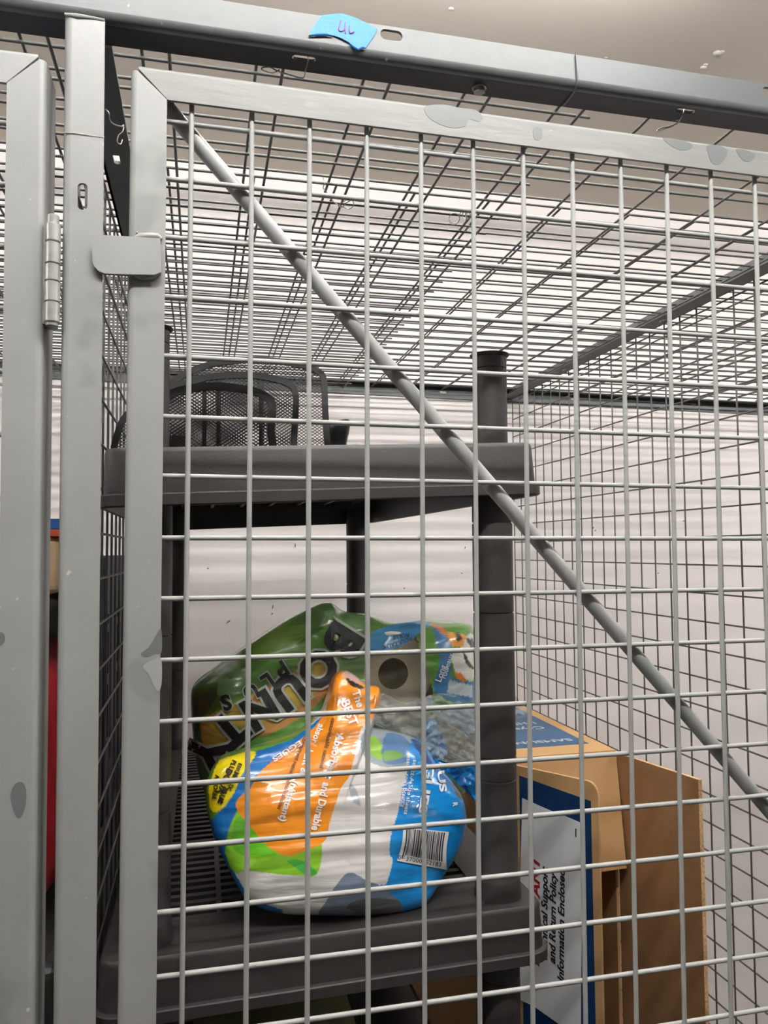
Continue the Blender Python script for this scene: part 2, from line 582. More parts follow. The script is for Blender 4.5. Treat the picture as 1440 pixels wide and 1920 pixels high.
def partition(label, x, y0, y1, z0, z1, dz, dy, rad=0.0015):
    t = thing('partition_mesh_panel', label, 'wire mesh', (x, 0, 0), 'side mesh panels')
    n = 0
    y = y0 + 0.012
    while y < y1:
        wire(t, WM_ROOF, (0, y, z0), (0, y, z1), rad)
        y += dy
    z = z1 - 0.01
    while z > z0:
        wire(t, WM_ROOF, (0.0024, y0, z), (0.0024, y1, z), rad)
        z -= dz
    return t
partition('dark wire mesh partition to the right of the cardboard box', 0.8665, 0.03, 1.372, -1.95, 0.0640, 0.0497, 0.0491)
partition('dark wire mesh partition beside the grey front post', -0.1030, 0.03, 1.372, -1.95, 0.0690, 0.0500, 0.0491)

# ------------------------------------------------------------------ locker door
door = thing('mesh_door', 'grey wire mesh locker door with diagonal brace pipe', 'door', (0, 0, 0))
door.rotation_euler = (0, 0.0065, 0)
SX0, SX1 = -0.0490, -0.0200          # left stile
DT, DB = 0.0385, -1.88               # top and bottom of the door
RX1 = 0.852
def dplate(name, outline, m=GREY, y=Y0, t=T, parent=door):
    bm = bmesh.new()
    plate(bm, outline, [], lambda u, v, w: (u, y + w, v), t)
    return obj(name, bm, m, parent)
def leg(name, pts, parent=door, m=GREY):
    bm = bmesh.new()
    box(bm, *pts)
    return obj(name, bm, m, parent)
# stile with rounded outer corner and a leg going back
def stile(name, x0, x1, z0, z1, m0, m1, side, parent, m, depth=0.03, y=Y0):
    """face from outer edge x0 to inner edge x1; m0/m1: z where the mitre meets the inner edge"""
    R = 0.005
    s = 1 if x1 > x0 else -1
    bm = bmesh.new()
    plate(bm, [(x0 + s * R, z0 + R), (x1, m0), (x1, m1), (x0 + s * R, z1 - R)], [], lambda u, v, w: (u, y + w, v), T)
    plate(bm, [(y + R, z0 + R), (y + depth, z0 + R), (y + depth, z1 - R), (y + R, z1 - R)], [], lambda u, v, w: (x0 + s * w, u, v), T)
    k = 6
    vs = [[bm.verts.new((x0 + s * (R - R * math.cos(a)), y + R - R * math.sin(a), z)) for a in [i * math.pi / 2 / k for i in range(k + 1)]] for z in (z0 + R, z1 - R)]
    for i in range(k):
        bm.faces.new((vs[0][i], vs[0][i + 1], vs[1][i + 1], vs[1][i]))
    return obj(name, bm, m, parent, True)
stile('stile', SX0, SX1, DB, DT, DB + 0.03, 0.0118, 1, door, GREY)
stile('stile', RX1, RX1 - 0.029, DB, DT, DB + 0.03, 0.0118, 1, door, GREY)
def rail(name, x0, x1, z0, z1, xi0, xi1, zi, parent, m, depth=0.03, y=Y0):
    R = 0.0035
    s = 1 if z1 > zi else -1
    bm = bmesh.new()
    plate(bm, [(x0, z1 - s * R), (x1, z1 - s * R), (xi1, zi), (xi0, zi)], [], lambda u, v, w: (u, y + w, v), T)
    plate(bm, [(x0, y + R), (x1, y + R), (x1, y + depth), (x0, y + depth)], [], lambda u, v, w: (u, v, z1 - s * w), T)
    k = 6
    vs = [[bm.verts.new((x, y + R - R * math.cos(a), z1 - s * (R - R * math.sin(a)))) for a in [i * math.pi / 2 / k for i in range(k + 1)]] for x in (x0, x1)]
    for i in range(k):
        bm.faces.new((vs[0][i], vs[0][i + 1], vs[1][i + 1], vs[1][i]))
    return obj(name, bm, m, parent, True)
rail('top_rail', SX0 + 0.0062, RX1 - 0.0062, 0, DT, SX1 + 0.0006, RX1 - 0.0296, 0.0118, door, RAIL)
rail('bottom_rail', SX0 + 0.006, RX1 - 0.006, 0, DB, SX1 + 0.0006, RX1 - 0.0296, DB + 0.03, door, RAIL)
RW = 0.0022
for i in range(17):
    x = i * 0.05 + random.uniform(-.0006, .0006)
    wire(door, WM_DOOR, (x + random.uniform(-.001, .001), -0.0022, DB + 0.02), (x, -0.0022, 0.0215), RW)
for j in range(37):
    z = -j * 0.05 + random.uniform(-.0006, .0006)
    wire(door, WM_DOOR, (-0.0285, 0.0022, z), (RX1 - 0.01, 0.0022, z + random.uniform(-.001, .001)), RW)
E1 = Matrix.Rotation(-0.0065, 3, 'Y')
pa, pb = E1 @ at(322, 212, 'y', 0.012), E1 @ at(1440, 1518, 'y', 0.012)
d = (pb - pa).normalized()
obj('brace_pipe', newtube([pa - d * 0.008, pa + d * 1.05], 0.0068, 20), GREY, door, True)
# latch tab welded over the stile, reaching in front of the post
tb = [E1 @ at(a, b, 'y', -0.0165) for a, b in ((250, 443.5), (300, 447), (302, 470), (302, 510), (290, 515), (250, 514.5), (215, 513.5), (196, 512.5), (185, 508), (177, 500), (173.5, 490), (173, 470), (173.5, 458), (178, 449), (186, 443), (196, 441))]
bm = bmesh.new()
plate(bm, [(p.x, p.z) for p in tb], [], lambda u, v, w: (u, -0.0165 + w, v), 0.004)
bmesh.ops.bevel(bm, geom=[e for e in bm.edges if len(e.link_faces) == 2 and abs(e.calc_face_angle(0)) > 1.2], offset=0.0005, segments=2, affect='EDGES')
obj('latch_tab', bm, GREY, door)
for (pp, rr) in (([(253, 446), (262, 443), (275, 442), (286, 443), (296, 444), (303, 449)], [.0012, .0028, .0024, .0030, .0028, .0014]),
                 ([(252, 517), (262, 518), (275, 519), (288, 517), (300, 512)], [.0014, .0032, .0030, .0026, .0012])):
    pts = [E1 @ at(a, b, 'y', -0.0115) for a, b in pp]
    obj('weld_bead', newtube(pts, rr, 12), WELD, door, True)
for a, b in ((257, 436), (296, 508), (282, 533), (300, 514)):
    bm = bmesh.new()
    bmesh.ops.create_icosphere(bm, subdivisions=2, radius=0.0009, matrix=Matrix.Translation(E1 @ at(a, b, 'y', -0.0105)))
    obj('weld_spatter', bm, WELD, door, True)

# touched-up paint: darker patches with shapes of their own
PATCH = mat('touch_up_paint', (108, 111, 111), 0.32, var=0.05, vscale=30)
PALEP = mat('pale_old_paint', (160, 161, 158), 0.45, var=0.05, vscale=30)
def paint_patch(px, parent, y, inv=None, m=PATCH):
    pts = [at(a, b, 'y', y) for a, b in px]
    if inv is not None:
        pts = [inv @ p for p in pts]
    pts = [(p.x, p.y) for p in spline([Vector((p.x, p.z, 0)) for p in pts], 5, True)]
    bm = bmesh.new()
    plate(bm, pts, [], lambda u, v, w: (u, y + w, v), 0.0003)
    return obj('paint_patch', bm, m, parent)
for px in ([(797, 200), (830, 196), (862, 202), (892, 206), (905, 220), (898, 228), (880, 224), (872, 236), (850, 240), (822, 232), (802, 218)],
           [(1243, 259), (1262, 260), (1290, 266), (1298, 276), (1284, 282), (1262, 276)],
           [(1327, 272), (1352, 274), (1364, 284), (1358, 300), (1346, 309), (1334, 304), (1328, 288)],
           [(1380, 280), (1398, 281), (1416, 290), (1408, 302), (1396, 302), (1386, 292)],
           [(1000, 240), (1016, 242), (1014, 262), (1002, 260)]):
    paint_patch(px, door, Y0 - 0.0002, E1)
for px in ([(302, 1180), (303, 1222), (290, 1226), (274, 1232), (264, 1226), (280, 1212), (292, 1192)],):
    paint_patch(px, door, Y0 - 0.0002, E1)
paint_patch([(268, 1250), (286, 1238), (302, 1236), (303, 1280), (297, 1296), (288, 1286), (280, 1266)], door, Y0 - 0.0002, E1, PALEP)
bm = bmesh.new()
tube(bm, [at(a, b, 'y', Y0 - 0.0018) for a, b in ((119, 249), (140, 250), (165, 254), (196, 258))], [0.0005, 0.0009, 0.0006, 0.0004], 6)
obj('weld_seam', bm, WELD, frame, True)

# ------------------------------------------------------------------ neighbouring door on the left
nd = thing('mesh_door', 'neighbouring grey locker door with barrel hinge at the left edge of the photo', 'door', (0, 0, 0))
NX = -0.1125
stile('stile', NX, NX - 0.0285, DB, 0.0350, DB + 0.03, 0.0075, 1, nd, GREY, depth=0.042, y=Y0 - 0.004)
rail('top_rail', -1.02, NX - 0.006, 0, 0.0350, -0.99, NX - 0.0291, 0.0075, nd, GREY, depth=0.03, y=Y0 - 0.004)
rail('bottom_rail', -1.02, NX - 0.006, 0, DB, -0.99, NX - 0.0291, DB + 0.03, nd, GREY, depth=0.03, y=Y0 - 0.004)
stile('stile', -1.026, -0.998, DB, 0.0350, DB + 0.03, 0.0075, 1, nd, GREY, depth=0.042, y=Y0 - 0.004)
for i in range(17):
    x = -0.185 - 0.05 * i
    wire(nd, WM_DOOR, (x, -0.0062, DB + 0.02), (x, -0.0062, 0.016), RW)
for j in range(37):
    z = -0.019 - j * 0.05
    wire(nd, WM_DOOR, (-1.0, -0.0018, z), (NX - 0.018, -0.0018, z), RW)
paint_patch([(20, 1490), (28, 1470), (42, 1467), (49, 1482), (48, 1510), (40, 1530), (32, 1532), (24, 1516)], nd, Y0 - 0.0042)
paint_patch([(0, 1186), (8, 1190), (9, 1202), (0, 1211), (-8, 1200)], nd, Y0 - 0.0042)
hx, hy = -0.1050, -0.0185
bm = bmesh.new()
for z0, z1, k in ((-0.1050, -0.1193, 0), (-0.1198, -0.1367, 1), (-0.1372, -0.1505, 0), (-0.1510, -0.1668, 1), (-0.1673, -0.1830, 0)):
    hk = bmesh.new()
    r = 0.0058
    lathe(hk, [(r - 0.0007, z0), (r, z0 - 0.0006), (r, z1 + 0.0006), (r - 0.0007, z1)], 20, (hx, hy, 0))
    obj('hinge_knuckle', hk, HINGE, nd, True)
bm.free()
obj('hinge_pin', lathe(bmesh.new(), [(0.0046, -0.1855), (0.0046, -0.0985), (0.0040, -0.0978)], 16, (hx, hy, 0)), HINGE, nd, True)
obj('hinge_leaf', newbox(NX - 0.0002, hx + 0.001, Y0 - 0.0052, Y0 + 0.012, -0.1830, -0.1050), HINGE, nd)

# ------------------------------------------------------------------ tie wires
def tie(label, pts, r=0.0006):
    bm = bmesh.new()
    tube(bm, spline(pts, 6), r, 6)
    o = obj('tie_wire', bm, STEEL, None, True)
    return tag(o, label, 'wire', 'twisted tie wires')
def loop(c, r, axis, turns, pitch, n=10, ph=0.0):
    c = Vector(c)
    ax = Vector(axis).normalized()
    a = ax.orthogonal().normalized()
    b = ax.cross(a)
    return [c + ax * pitch * (i / n) + (a * math.cos(ph + 2 * math.pi * i / n) + b * math.sin(ph + 2 * math.pi * i / n)) * r for i in range(int(turns * n) + 1)]
A = lambda px, py, y: tuple(at(px, py, 'y', y))
tie('thin tie wire hanging through the beam slot beside the blue tape', [A(575, 97, 0.006), A(578, 112, 0.004), A(573, 130, 0.006), A(568, 146, 0.012), A(545, 141, 0.014), A(522, 134, 0.014), A(514, 130, 0.014), A(506, 126, 0.015), A(492, 127, 0.016), A(493, 132, 0.014), A(508, 137, 0.014), A(517, 135, 0.013), A(524, 131, 0.014)])
tie('thin tie wire hanging through the right-hand beam slot', [A(1283, 204, 0.004), A(1280, 216, 0.004), A(1272, 228, 0.010), A(1262, 236, 0.014), A(1245, 242, 0.018), A(1232, 246, 0.022), A(1240, 240, 0.020), A(1258, 237, 0.016), A(1272, 230, 0.012), A(1274, 224, 0.008), A(1268, 226, 0.009)])
q = lambda px, py, z=ZR - 0.004: tuple(at(px, py, 'z', z))
tie('thin tie wire loop under the roof mesh, left of two', [q(604, 330, ZR + 0.016), q(609, 342), q(606, 352), q(612, 360), q(625, 378), q(640, 386), q(655, 392), q(663, 384), q(660, 376), q(650, 380), q(642, 388), q(634, 385), q(648, 376)])
tie('tangled tie wire coil under the roof mesh, right of two', [tuple(v) for v in loop(q(852, 408), 0.007, (0.3, 1, 0.2), 2, 0.006)] + [tuple(v) for v in loop(q(868, 404), 0.006, (1, 0.3, 0.4), 2, 0.005)])
tie('short tie wire around the side beam behind the grey post', [A(198, 205, 0.05), A(204, 212, 0.045), A(206, 225, 0.05), A(214, 233, 0.06), A(228, 237, 0.075), A(232, 235, 0.08), A(230, 246, 0.08), A(222, 254, 0.075), A(220, 266, 0.07), A(226, 270, 0.075), A(229, 262, 0.08)])

# ------------------------------------------------------------------ blue tape on the header
tape_px = [(597, 36), (604, 28), (622, 26), (640, 25.5), (655, 29), (672, 35), (690, 44), (708, 55), (702, 66), (694, 78), (686, 89), (679, 88), (672, 92), (664, 88), (655, 80), (640, 72), (625, 66), (610, 63.5), (594, 64), (579, 66), (588, 50)]
tape = thing('masking_tape', 'torn piece of blue masking tape marked in red on the top beam', 'tape', (0, 0, 0))
yt = Y0 - 0.0011
pt = [at(a, b, 'y', yt) for a, b in tape_px]
bm = bmesh.new()
plate(bm, [(p.x, p.z) for p in pt], [], lambda u, v, w: (u, yt - 0.0004 * math.sin(u * 160) + w, v), 0.0005)
obj('tape_strip', bm, TAPE, tape)
for seg in (((579, 66.5), (594, 65), (610, 64.5), (625, 67)), ((655, 81), (664, 89), (672, 93), (679, 89), (686, 90))):
    obj('torn_edge', newtube([at(a, b, 'y', yt - 0.0004) for a, b in seg], [0.0004] + [0.0009] * (len(seg) - 2) + [0.0004], 6), TAPEB, tape, True)
for seg in (((639, 38), (637, 48), (635, 54), (637, 58), (642, 58), (646, 54), (647.5, 42), (647, 52), (648, 63)), ((656, 48), (655, 56), (657, 62), (664, 59))):
    bm = bmesh.new()
    tube(bm, spline([at(a, b, 'y', yt - 0.0006) for a, b in seg], 5), 0.00055, 6)
    obj('marker_stroke', bm, PENRED, tape, True)

# ------------------------------------------------------------------ plastic shelving unit
shelf = thing('shelving_unit', 'black plastic shelving unit behind the locker door', 'shelf', (0, 0, 0))
BX0, BX1, BY0, BY1 = -0.0945, 0.3840, 0.140, 1.030
BCX, BCY = (BX0 + BX1) / 2, (BY0 + BY1) / 2

def rrect(hx, hy, r, n=6):
    pts = []
    for cx, cy, a0 in ((hx - r, hy - r, 0), (-hx + r, hy - r, 90), (-hx + r, -hy + r, 180), (hx - r, -hy + r, 270)):
        for i in range(n + 1):
            a = math.radians(a0 + 90 * i / n)
            pts.append((cx + r * math.cos(a), cy + r * math.sin(a)))
    return pts

def loft(bm, rings):
    vs = [[bm.verts.new(p) for p in rg] for rg in rings]
    n = len(vs[0])
    for i in range(len(vs) - 1):
        for k in range(n):
            bm.faces.new((vs[i][k], vs[i][(k + 1) % n], vs[i + 1][(k + 1) % n], vs[i + 1][k]))
    return vs

HX, HY = (BX1 - BX0) / 2, (BY1 - BY0) / 2
bm = bmesh.new()
prof = [(-0.0100, 0.0), (-0.0082, -0.0018), (-0.0072, -0.005), (-0.0052, -0.0440), (-0.0050, -0.0462), (-0.0010, -0.0468), (0.0, -0.0480), (0.0, -0.0585), (-0.0025, -0.0600), (-0.0050, -0.0590), (-0.0080, -0.0480), (-0.0105, -0.0080)]
loft(bm, [[(x, y, z) for x, y in rrect(HX + o, HY + o, 0.026 + o)] for o, z in prof])
OPX, OPY = HX - 0.066, HY - 0.080
op = rrect(OPX, OPY, 0.006, 3)
plate(bm, rrect(HX - 0.0102, HY - 0.0102, 0.0158), [op], lambda u, v, w: (u, v, -w), 0.004)
loft(bm, [[(x, y, z) for x, y in op] for z in (-0.001, -0.022)])
# stiffening webs under the deck
for yy in (-OPY - 0.002, OPY + 0.002):
    box(bm, -HX + 0.012, HX - 0.012, yy - 0.0015, yy + 0.0015, -0.030, -0.003)
BOARD = bpy.data.meshes.new('shelf_board')
bmesh.ops.recalc_face_normals(bm, faces=bm.faces)
bm.to_mesh(BOARD)
bm.free()
BOARD.materials.append(BLK)
for p in BOARD.polygons:
    p.use_smooth = True
BOARD.set_sharp_from_angle(angle=math.radians(35))
bm = newbox(-OPX - 0.001, OPX + 0.001, -0.0042, 0.0042, -0.014, -0.0022)
SLAT = bpy.data.meshes.new('slat')
bm.to_mesh(SLAT)
bm.free()
SLAT.materials.append(BLK)
bm = newbox(-0.003, 0.003, -OPY - 0.001, OPY + 0.001, -0.020, -0.0010)
RIB = bpy.data.meshes.new('rib')
bm.to_mesh(RIB)
bm.free()
RIB.materials.append(BLK)

def board(zc, tilt):
    b = link(bpy.data.objects.new('shelf_board', BOARD), shelf)
    b.location = (BCX, BCY, zc)
    b.rotation_euler = (0, -tilt, 0)
    n = int(2 * OPY / 0.0185)
    for k in range(n):
        s = link(bpy.data.objects.new('slat', SLAT), b)
        s.location = (0, -OPY + (k + 0.5) * 2 * OPY / n, 0)
    for k in (-2, -1, 0, 1, 2):
        s = link(bpy.data.objects.new('rib', RIB), b)
        s.location = (k * OPX / 3, 0, 0)
    return b
Z1, Z2, Z3 = -0.2500, -0.7545, -1.260
board(Z1, 0.036)
board(Z2, 0.012)
board(Z3, 0.010)
board(-1.77, 0.0)

PXR, PXL, PYF, PYB = 0.3370, -0.0440, 0.186, 0.984
def shelf_post(x, y):
    dz1 = (x - BCX) * 0.036
    dz2 = (x - BCX) * 0.012
    top = -0.135 + (0.010 if x < 0.1 else 0)
    up_ = [(0.0195, Z1 + dz1 - 0.030), (0.0195, top - 0.0190), (0.0186, top - 0.0184), (0.0186, top - 0.0172), (0.0195, top - 0.0166), (0.0196, top - 0.004), (0.0225, top - 0.0015), (0.0232, top), (0.0205, top + 0.0006), (0.0170, top + 0.0003), (0.0165, top - 0.02)]
    obj('upper_post', lathe(bmesh.new(), up_, 36, (x, y, 0), False), BLK, shelf, True)
    def seg(zt, zb):
        r = 0.0232
        g = []
        for zg, dpt in ((zt - 0.085, 0.0012), (zt - 0.188, 0.0012), (zb + 0.155, 0.0014), (zb + 0.130, 0.0010)):
            g += [(r, zg + 0.0016), (r - dpt, zg + 0.0012), (r - dpt, zg - 0.0004), (r, zg - 0.0010)]
        p = [(r * 0.98, zt)] + [(a, b) for a, b in g] + [(r, zb + 0.022), (r + 0.0006, zb + 0.0212), (r + 0.0012, zb + 0.019), (r + 0.0030, zb + 0.004), (r + 0.0034, zb)]
        obj('lower_post', lathe(bmesh.new(), p, 36, (x, y, 0), False), BLK, shelf, True)
    seg(Z1 + dz1 - 0.004, Z2 + dz2)
    seg(Z2 + dz2 - 0.004, Z3 + dz2)
    seg(Z3 + dz2 - 0.004, -1.77)
    seg(-1.774, ZF)
for x in (PXL, PXR):
    for y in (PYF, PYB):
        shelf_post(x, y)

# ------------------------------------------------------------------ mesh organiser on the top board
org = thing('desk_organizer', 'black expanded mesh desk organizer with stepped arched panels on the top shelf', 'organizer', (0, 0, 0))
zb_org = Z1 + 0.0008
def arch(px, yy, name, band=0.0032):
    """an arched mesh panel: a traced top rail in the plane y = yy with legs down to the board"""
    P = spline([at(a, b, 'y', yy) for a, b in px], 5)
    first, lastp = P[0], P[-1]
    zl = lambda x: zb_org + (x - BCX) * 0.036 + 0.001
    rail_pts = [Vector((first.x, yy, zl(first.x)))] + P + [Vector((lastp.x + 0.002, yy, zl(lastp.x)))]
    bm = bmesh.new()
    n = len(rail_pts)
    rings = []
    for i, p in enumerate(rail_pts):
        d = (rail_pts[min(i + 1, n - 1)] - rail_pts[max(i - 1, 0)]).normalized()
        nn = Vector((-d.z, 0, d.x))
        rings.append([bm.verts.new(p + nn * a + Vector((0, b, 0))) for a, b in ((band, -0.0022), (band, 0.0022), (-band, 0.0022), (-band, -0.0022))])
    for i in range(n - 1):
        for k in range(4):
            bm.faces.new((rings[i][k], rings[i][(k + 1) % 4], rings[i + 1][(k + 1) % 4], rings[i + 1][k]))
    bm.faces.new(rings[0])
    bm.faces.new(rings[-1])
    pan = obj(name, bm, BFRAME, org, True)
    # mesh sheet
    bm = bmesh.new()
    xs = np.linspace(first.x, lastp.x, 60)
    px_ = [p.x for p in P]
    pz_ = [p.z for p in P]
    order = np.argsort(px_)
    zt = np.interp(xs, np.array(px_)[order], np.array(pz_)[order])
    lo = [bm.verts.new((x, yy, zl(x))) for x in xs]
    hi = [bm.verts.new((x, yy, max(z, zl(x) + 0.002))) for x, z in zip(xs, zt)]
    for i in range(len(xs) - 1):
        bm.faces.new((lo[i], lo[i + 1], hi[i + 1], hi[i]))
    sh = obj('mesh_sheet', bm, EXPM, pan)
    flat_attr(sh, lambda c: (c.x, c.z))
    return first, lastp

def flat_attr(o, f):
    me = o.data
    a = me.attributes.new('flat', 'FLOAT_VECTOR', 'POINT')
    for i, v in enumerate(me.vertices):
        u, w = f(v.co)
        a.data[i].vector = (u, w, 0)

Z8 = lambda a, b: (180 + a / 2.88, 600 + b / 2.88)
arcs = [([(214, 838), (225, 800), (240, 776), (275, 745)] + [Z8(*p) for p in ((405, 340), (500, 282), (640, 236), (830, 215), (1000, 225), (1130, 250), (1205, 283), (1230, 330), (1238, 500), (1248, 655))], 0.362, 'back_panel'),
        ([(262, 832), (270, 790), (290, 756)] + [Z8(*p) for p in ((405, 372), (520, 333), (640, 305), (830, 298), (980, 322), (1050, 352), (1075, 392), (1078, 480), (1068, 655))], 0.318, 'middle_panel'),
        ([(272, 832), (278, 795), (296, 762)] + [Z8(*p) for p in ((405, 402), (500, 372), (640, 358), (760, 368), (850, 385), (905, 408), (945, 440), (952, 500), (945, 600), (952, 655))], 0.276, 'front_panel')]
ends = []
for px, yy, nm in arcs:
    ends.append(arch(px, yy, nm, 0.0040 if nm != 'front_panel' else 0.0046))
# dividers between the panels and base
for (xa, xb, yA, yB) in ((0.012, 0.012, 0.276, 0.362), (0.030, 0.030, 0.276, 0.362), (0.085, 0.085, 0.318, 0.362)):
    bm = bmesh.new()
    zz = zb_org + (xa - BCX) * 0.036 + 0.001
    h = 0.105
    vs = [bm.verts.new(p) for p in ((xa, yA, zz), (xa, yB, zz), (xa, yB, zz + h), (xa, yA, zz + h * 0.88))]
    bm.faces.new(vs)
    dv = obj('divider', bm, EXPM, org)
    flat_attr(dv, lambda c: (c.y, c.z))
    obj('divider_bar', newbox(xa - 0.003, xa + 0.003, yB - 0.002, yB + 0.002, zz, zz + h + 0.012), BFRAME, org)
bm = bmesh.new()
zz = zb_org + 0.0002
xA, xB = ends[0][0].x, ends[0][1].x
vs = [bm.verts.new((x, y, zz + (x - BCX) * 0.036)) for x, y in ((xA, 0.276), (xB, 0.276), (xB, 0.362), (xA, 0.362))]
bm.faces.new(vs)
bp_ = obj('base_sheet', bm, EXPM, org)
flat_attr(bp_, lambda c: (c.x, c.y))
for (xv, yA, yB) in ((ends[0][0].x + 0.002, 0.276, 0.362), (ends[0][1].x, 0.276, 0.362)):
    z = zb_org + (xv - BCX) * 0.036 + 0.001
    obj('base_rod', newtube([(xv, yA, z), (xv, yB, z)], 0.002, 8), BFRAME, org, True)

# small black rounded cup behind the organiser
cc = at(629, 806, 'y', 0.52)
zc = Z1 + (cc.x - BCX) * 0.036
bm = bmesh.new()
hcup = cc.z + 0.014 - zc
lathe(bm, [(0.0105, 0.0), (0.0118, 0.003), (0.0125, 0.02), (0.0135, hcup - 0.036), (0.0148, hcup - 0.030), (0.0170, hcup - 0.022), (0.0192, hcup - 0.010), (0.0190, hcup - 0.003), (0.0165, hcup), (0.0130, hcup - 0.004)], 32, (0, 0, 0))
for v in bm.verts:
    if v.co.z > hcup - 0.04:
        v.co.z += v.co.x * 0.22
cup = obj('plastic_cup', bm, BLKG, None, True)
cup.location = (cc.x + 0.006, 0.53, zc + 0.0006)
tag(cup, 'small black rounded plastic cup beside the mesh organizer', 'cup')

# ------------------------------------------------------------------ lettering
def text_mesh(txt, bold=0.0, shear=0.0, spacing=1.0):
    cu = bpy.data.curves.new('t', 'FONT')
    cu.body = txt
    cu.size = 1.0
    cu.resolution_u = 3
    cu.offset = bold
    cu.shear = shear
    cu.space_character = spacing
    o = bpy.data.objects.new('t', cu)
    COL.objects.link(o)
    dg = bpy.context.evaluated_depsgraph_get()
    me = o.evaluated_get(dg).to_mesh()
    V = [(v.co.x, v.co.y) for v in me.vertices]
    Fs = [tuple(p.vertices) for p in me.polygons]
    bpy.data.objects.remove(o, do_unlink=True)
    bpy.data.curves.remove(cu)
    return V, Fs

def lettering(name, txt, f3, m, parent, height, bold=0.0, shear=0.0, center=False, spacing=1.0, width=None, sub=0):
    """flat print: f3(u, v) -> point, u along the reading direction, v up; height = cap height"""
    V, Fs = text_mesh(txt, bold, shear, spacing)
    k = height / 0.72
    x0 = min(p[0] for p in V)
    x1 = max(p[0] for p in V)
    kx = k if width is None else width / (x1 - x0)
    off = (x0 + x1) / 2 if center else x0
    bm = bmesh.new()
    vs = [bm.verts.new(((p[0] - off) * kx, (p[1] - (0.36 if center else 0)) * k, 0)) for p in V]
    for f in Fs:
        try:
            bm.faces.new([vs[i] for i in f])
        except ValueError:
            pass
    if sub:
        bmesh.ops.triangulate(bm, faces=bm.faces)
        bmesh.ops.subdivide_edges(bm, edges=[e for e in bm.edges if e.calc_length() > height * 0.3], cuts=sub, use_grid_fill=True)
    for v in bm.verts:
        v.co = Vector(f3(v.co.x, v.co.y))
    me = bpy.data.meshes.new(name)
    bm.to_mesh(me)
    bm.free()
    me.materials.append(m)
    return link(bpy.data.objects.new(name, me), parent)

# ------------------------------------------------------------------ paper towel pack
pack = thing('paper_towel_pack', 'opened plastic pack of paper towel rolls on the lower shelf', 'paper towels', (0, 0, 0))

class Blob:
    """lumpy film bag: a traced silhouette placed at depth base(py), bulging towards the viewer and away"""
    def __init__(s, outline, c, base, hf, hb, p=2.0, wr=0.004, seed=0.0):
        s.c, s.base, s.hf, s.hb, s.p, s.wr, s.seed = c, base, hf, hb, p, wr, seed
        P = [(v.x, v.y) for v in spline([Vector((a, b, 0)) for a, b in outline], 8, True)]
        ang = np.array([math.atan2(y - c[1], x - c[0]) for x, y in P])
        rad = np.array([math.hypot(x - c[0], y - c[1]) for x, y in P])
        o = np.argsort(ang)
        s.ang = np.concatenate([ang[o] - 2 * math.pi, ang[o], ang[o] + 2 * math.pi])
        s.rad = np.tile(rad[o], 3)
    def R(s, a):
        return float(np.interp(a, s.ang, s.rad))
    def wrinkle(s, px, py):
        q = Vector((px * 0.010 + s.seed, py * 0.010, s.seed))
        w = noise.noise(q) + 0.2 * abs(noise.noise(q * 2.2))
        w += 0.16 * noise.noise(Vector((px * 0.006 + s.seed, (py + 0.14 * px) * 0.07, 5.0)))
        return w * s.wr
    def front(s, px, py, lift=0.0):
        dx, dy = px - s.c[0], py - s.c[1]
        r = min(1.0, math.hypot(dx, dy) / s.R(math.atan2(dy, dx)))
        b = s.hf * (1 - r ** s.p) ** 0.5
        e = min(1.0, (1 - r) * 8)
        return at(px, py, 'y', s.base(py) - b - s.wrinkle(px, py) * e - lift)
    def build(s, name, paint, m, parent, nr=110, na=420):
        V, C = [], []
        Fs = []
        p0 = s.front(*s.c)
        V.append(tuple(p0))
        C.append(paint(*s.c))
        for i in range(1, nr + 1):
            r = (i / nr) ** 0.85
            for k in range(na):
                a = -math.pi + 2 * math.pi * k / na
                R = s.R(a) * r
                px, py = s.c[0] + R * math.cos(a), s.c[1] + R * math.sin(a)
                V.append(tuple(s.front(px, py)))
                C.append(paint(px, py))
        for k in range(na):
            Fs.append((0, 1 + k, 1 + (k + 1) % na))
        for i in range(nr - 1):
            b0, b1 = 1 + i * na, 1 + (i + 1) * na
            for k in range(na):
                Fs.append((b0 + k, b1 + k, b1 + (k + 1) % na, b0 + (k + 1) % na))
        # back half
        edge = 1 + (nr - 1) * na
        cx, cz = at(*s.c, 'y', s.base(s.c[1])).x, at(*s.c, 'y', s.base(s.c[1])).z
        yb0 = s.base(s.c[1])
        prev = list(range(edge, edge + na))
        nb = 14
        for i in range(1, nb + 1):
            r = math.cos(i / nb * math.pi / 2)
            if i == nb:
                V.append((cx, yb0 + s.hb, cz))
                C.append(C[prev[0]])
                for k in range(na):
                    Fs.append((prev[k], len(V) - 1, prev[(k + 1) % na]))
                break
            cur = []
            for k in range(na):
                e = V[edge + k]
                x = cx + (e[0] - cx) * r
                z = cz + (e[2] - cz) * r
                y = e[1] + (yb0 - e[1]) * (1 - r) + s.hb * math.sin(i / nb * math.pi / 2)
                V.append((x, y, z))
                C.append(C[edge + k])
                cur.append(len(V) - 1)
            for k in range(na):
                Fs.append((prev[k], cur[k], cur[(k + 1) % na], prev[(k + 1) % na]))
            prev = cur
        me = bpy.data.meshes.new(name)
        me.from_pydata(V, [], Fs)
        ca = me.color_attributes.new('Print', 'FLOAT_COLOR', 'POINT')
        ca.data.foreach_set('color', np.array(C, dtype=np.float32).ravel())
        me.materials.append(m)
        for p in me.polygons:
            p.use_smooth = True
        me.validate()
        return link(bpy.data.objects.new(name, me), parent)

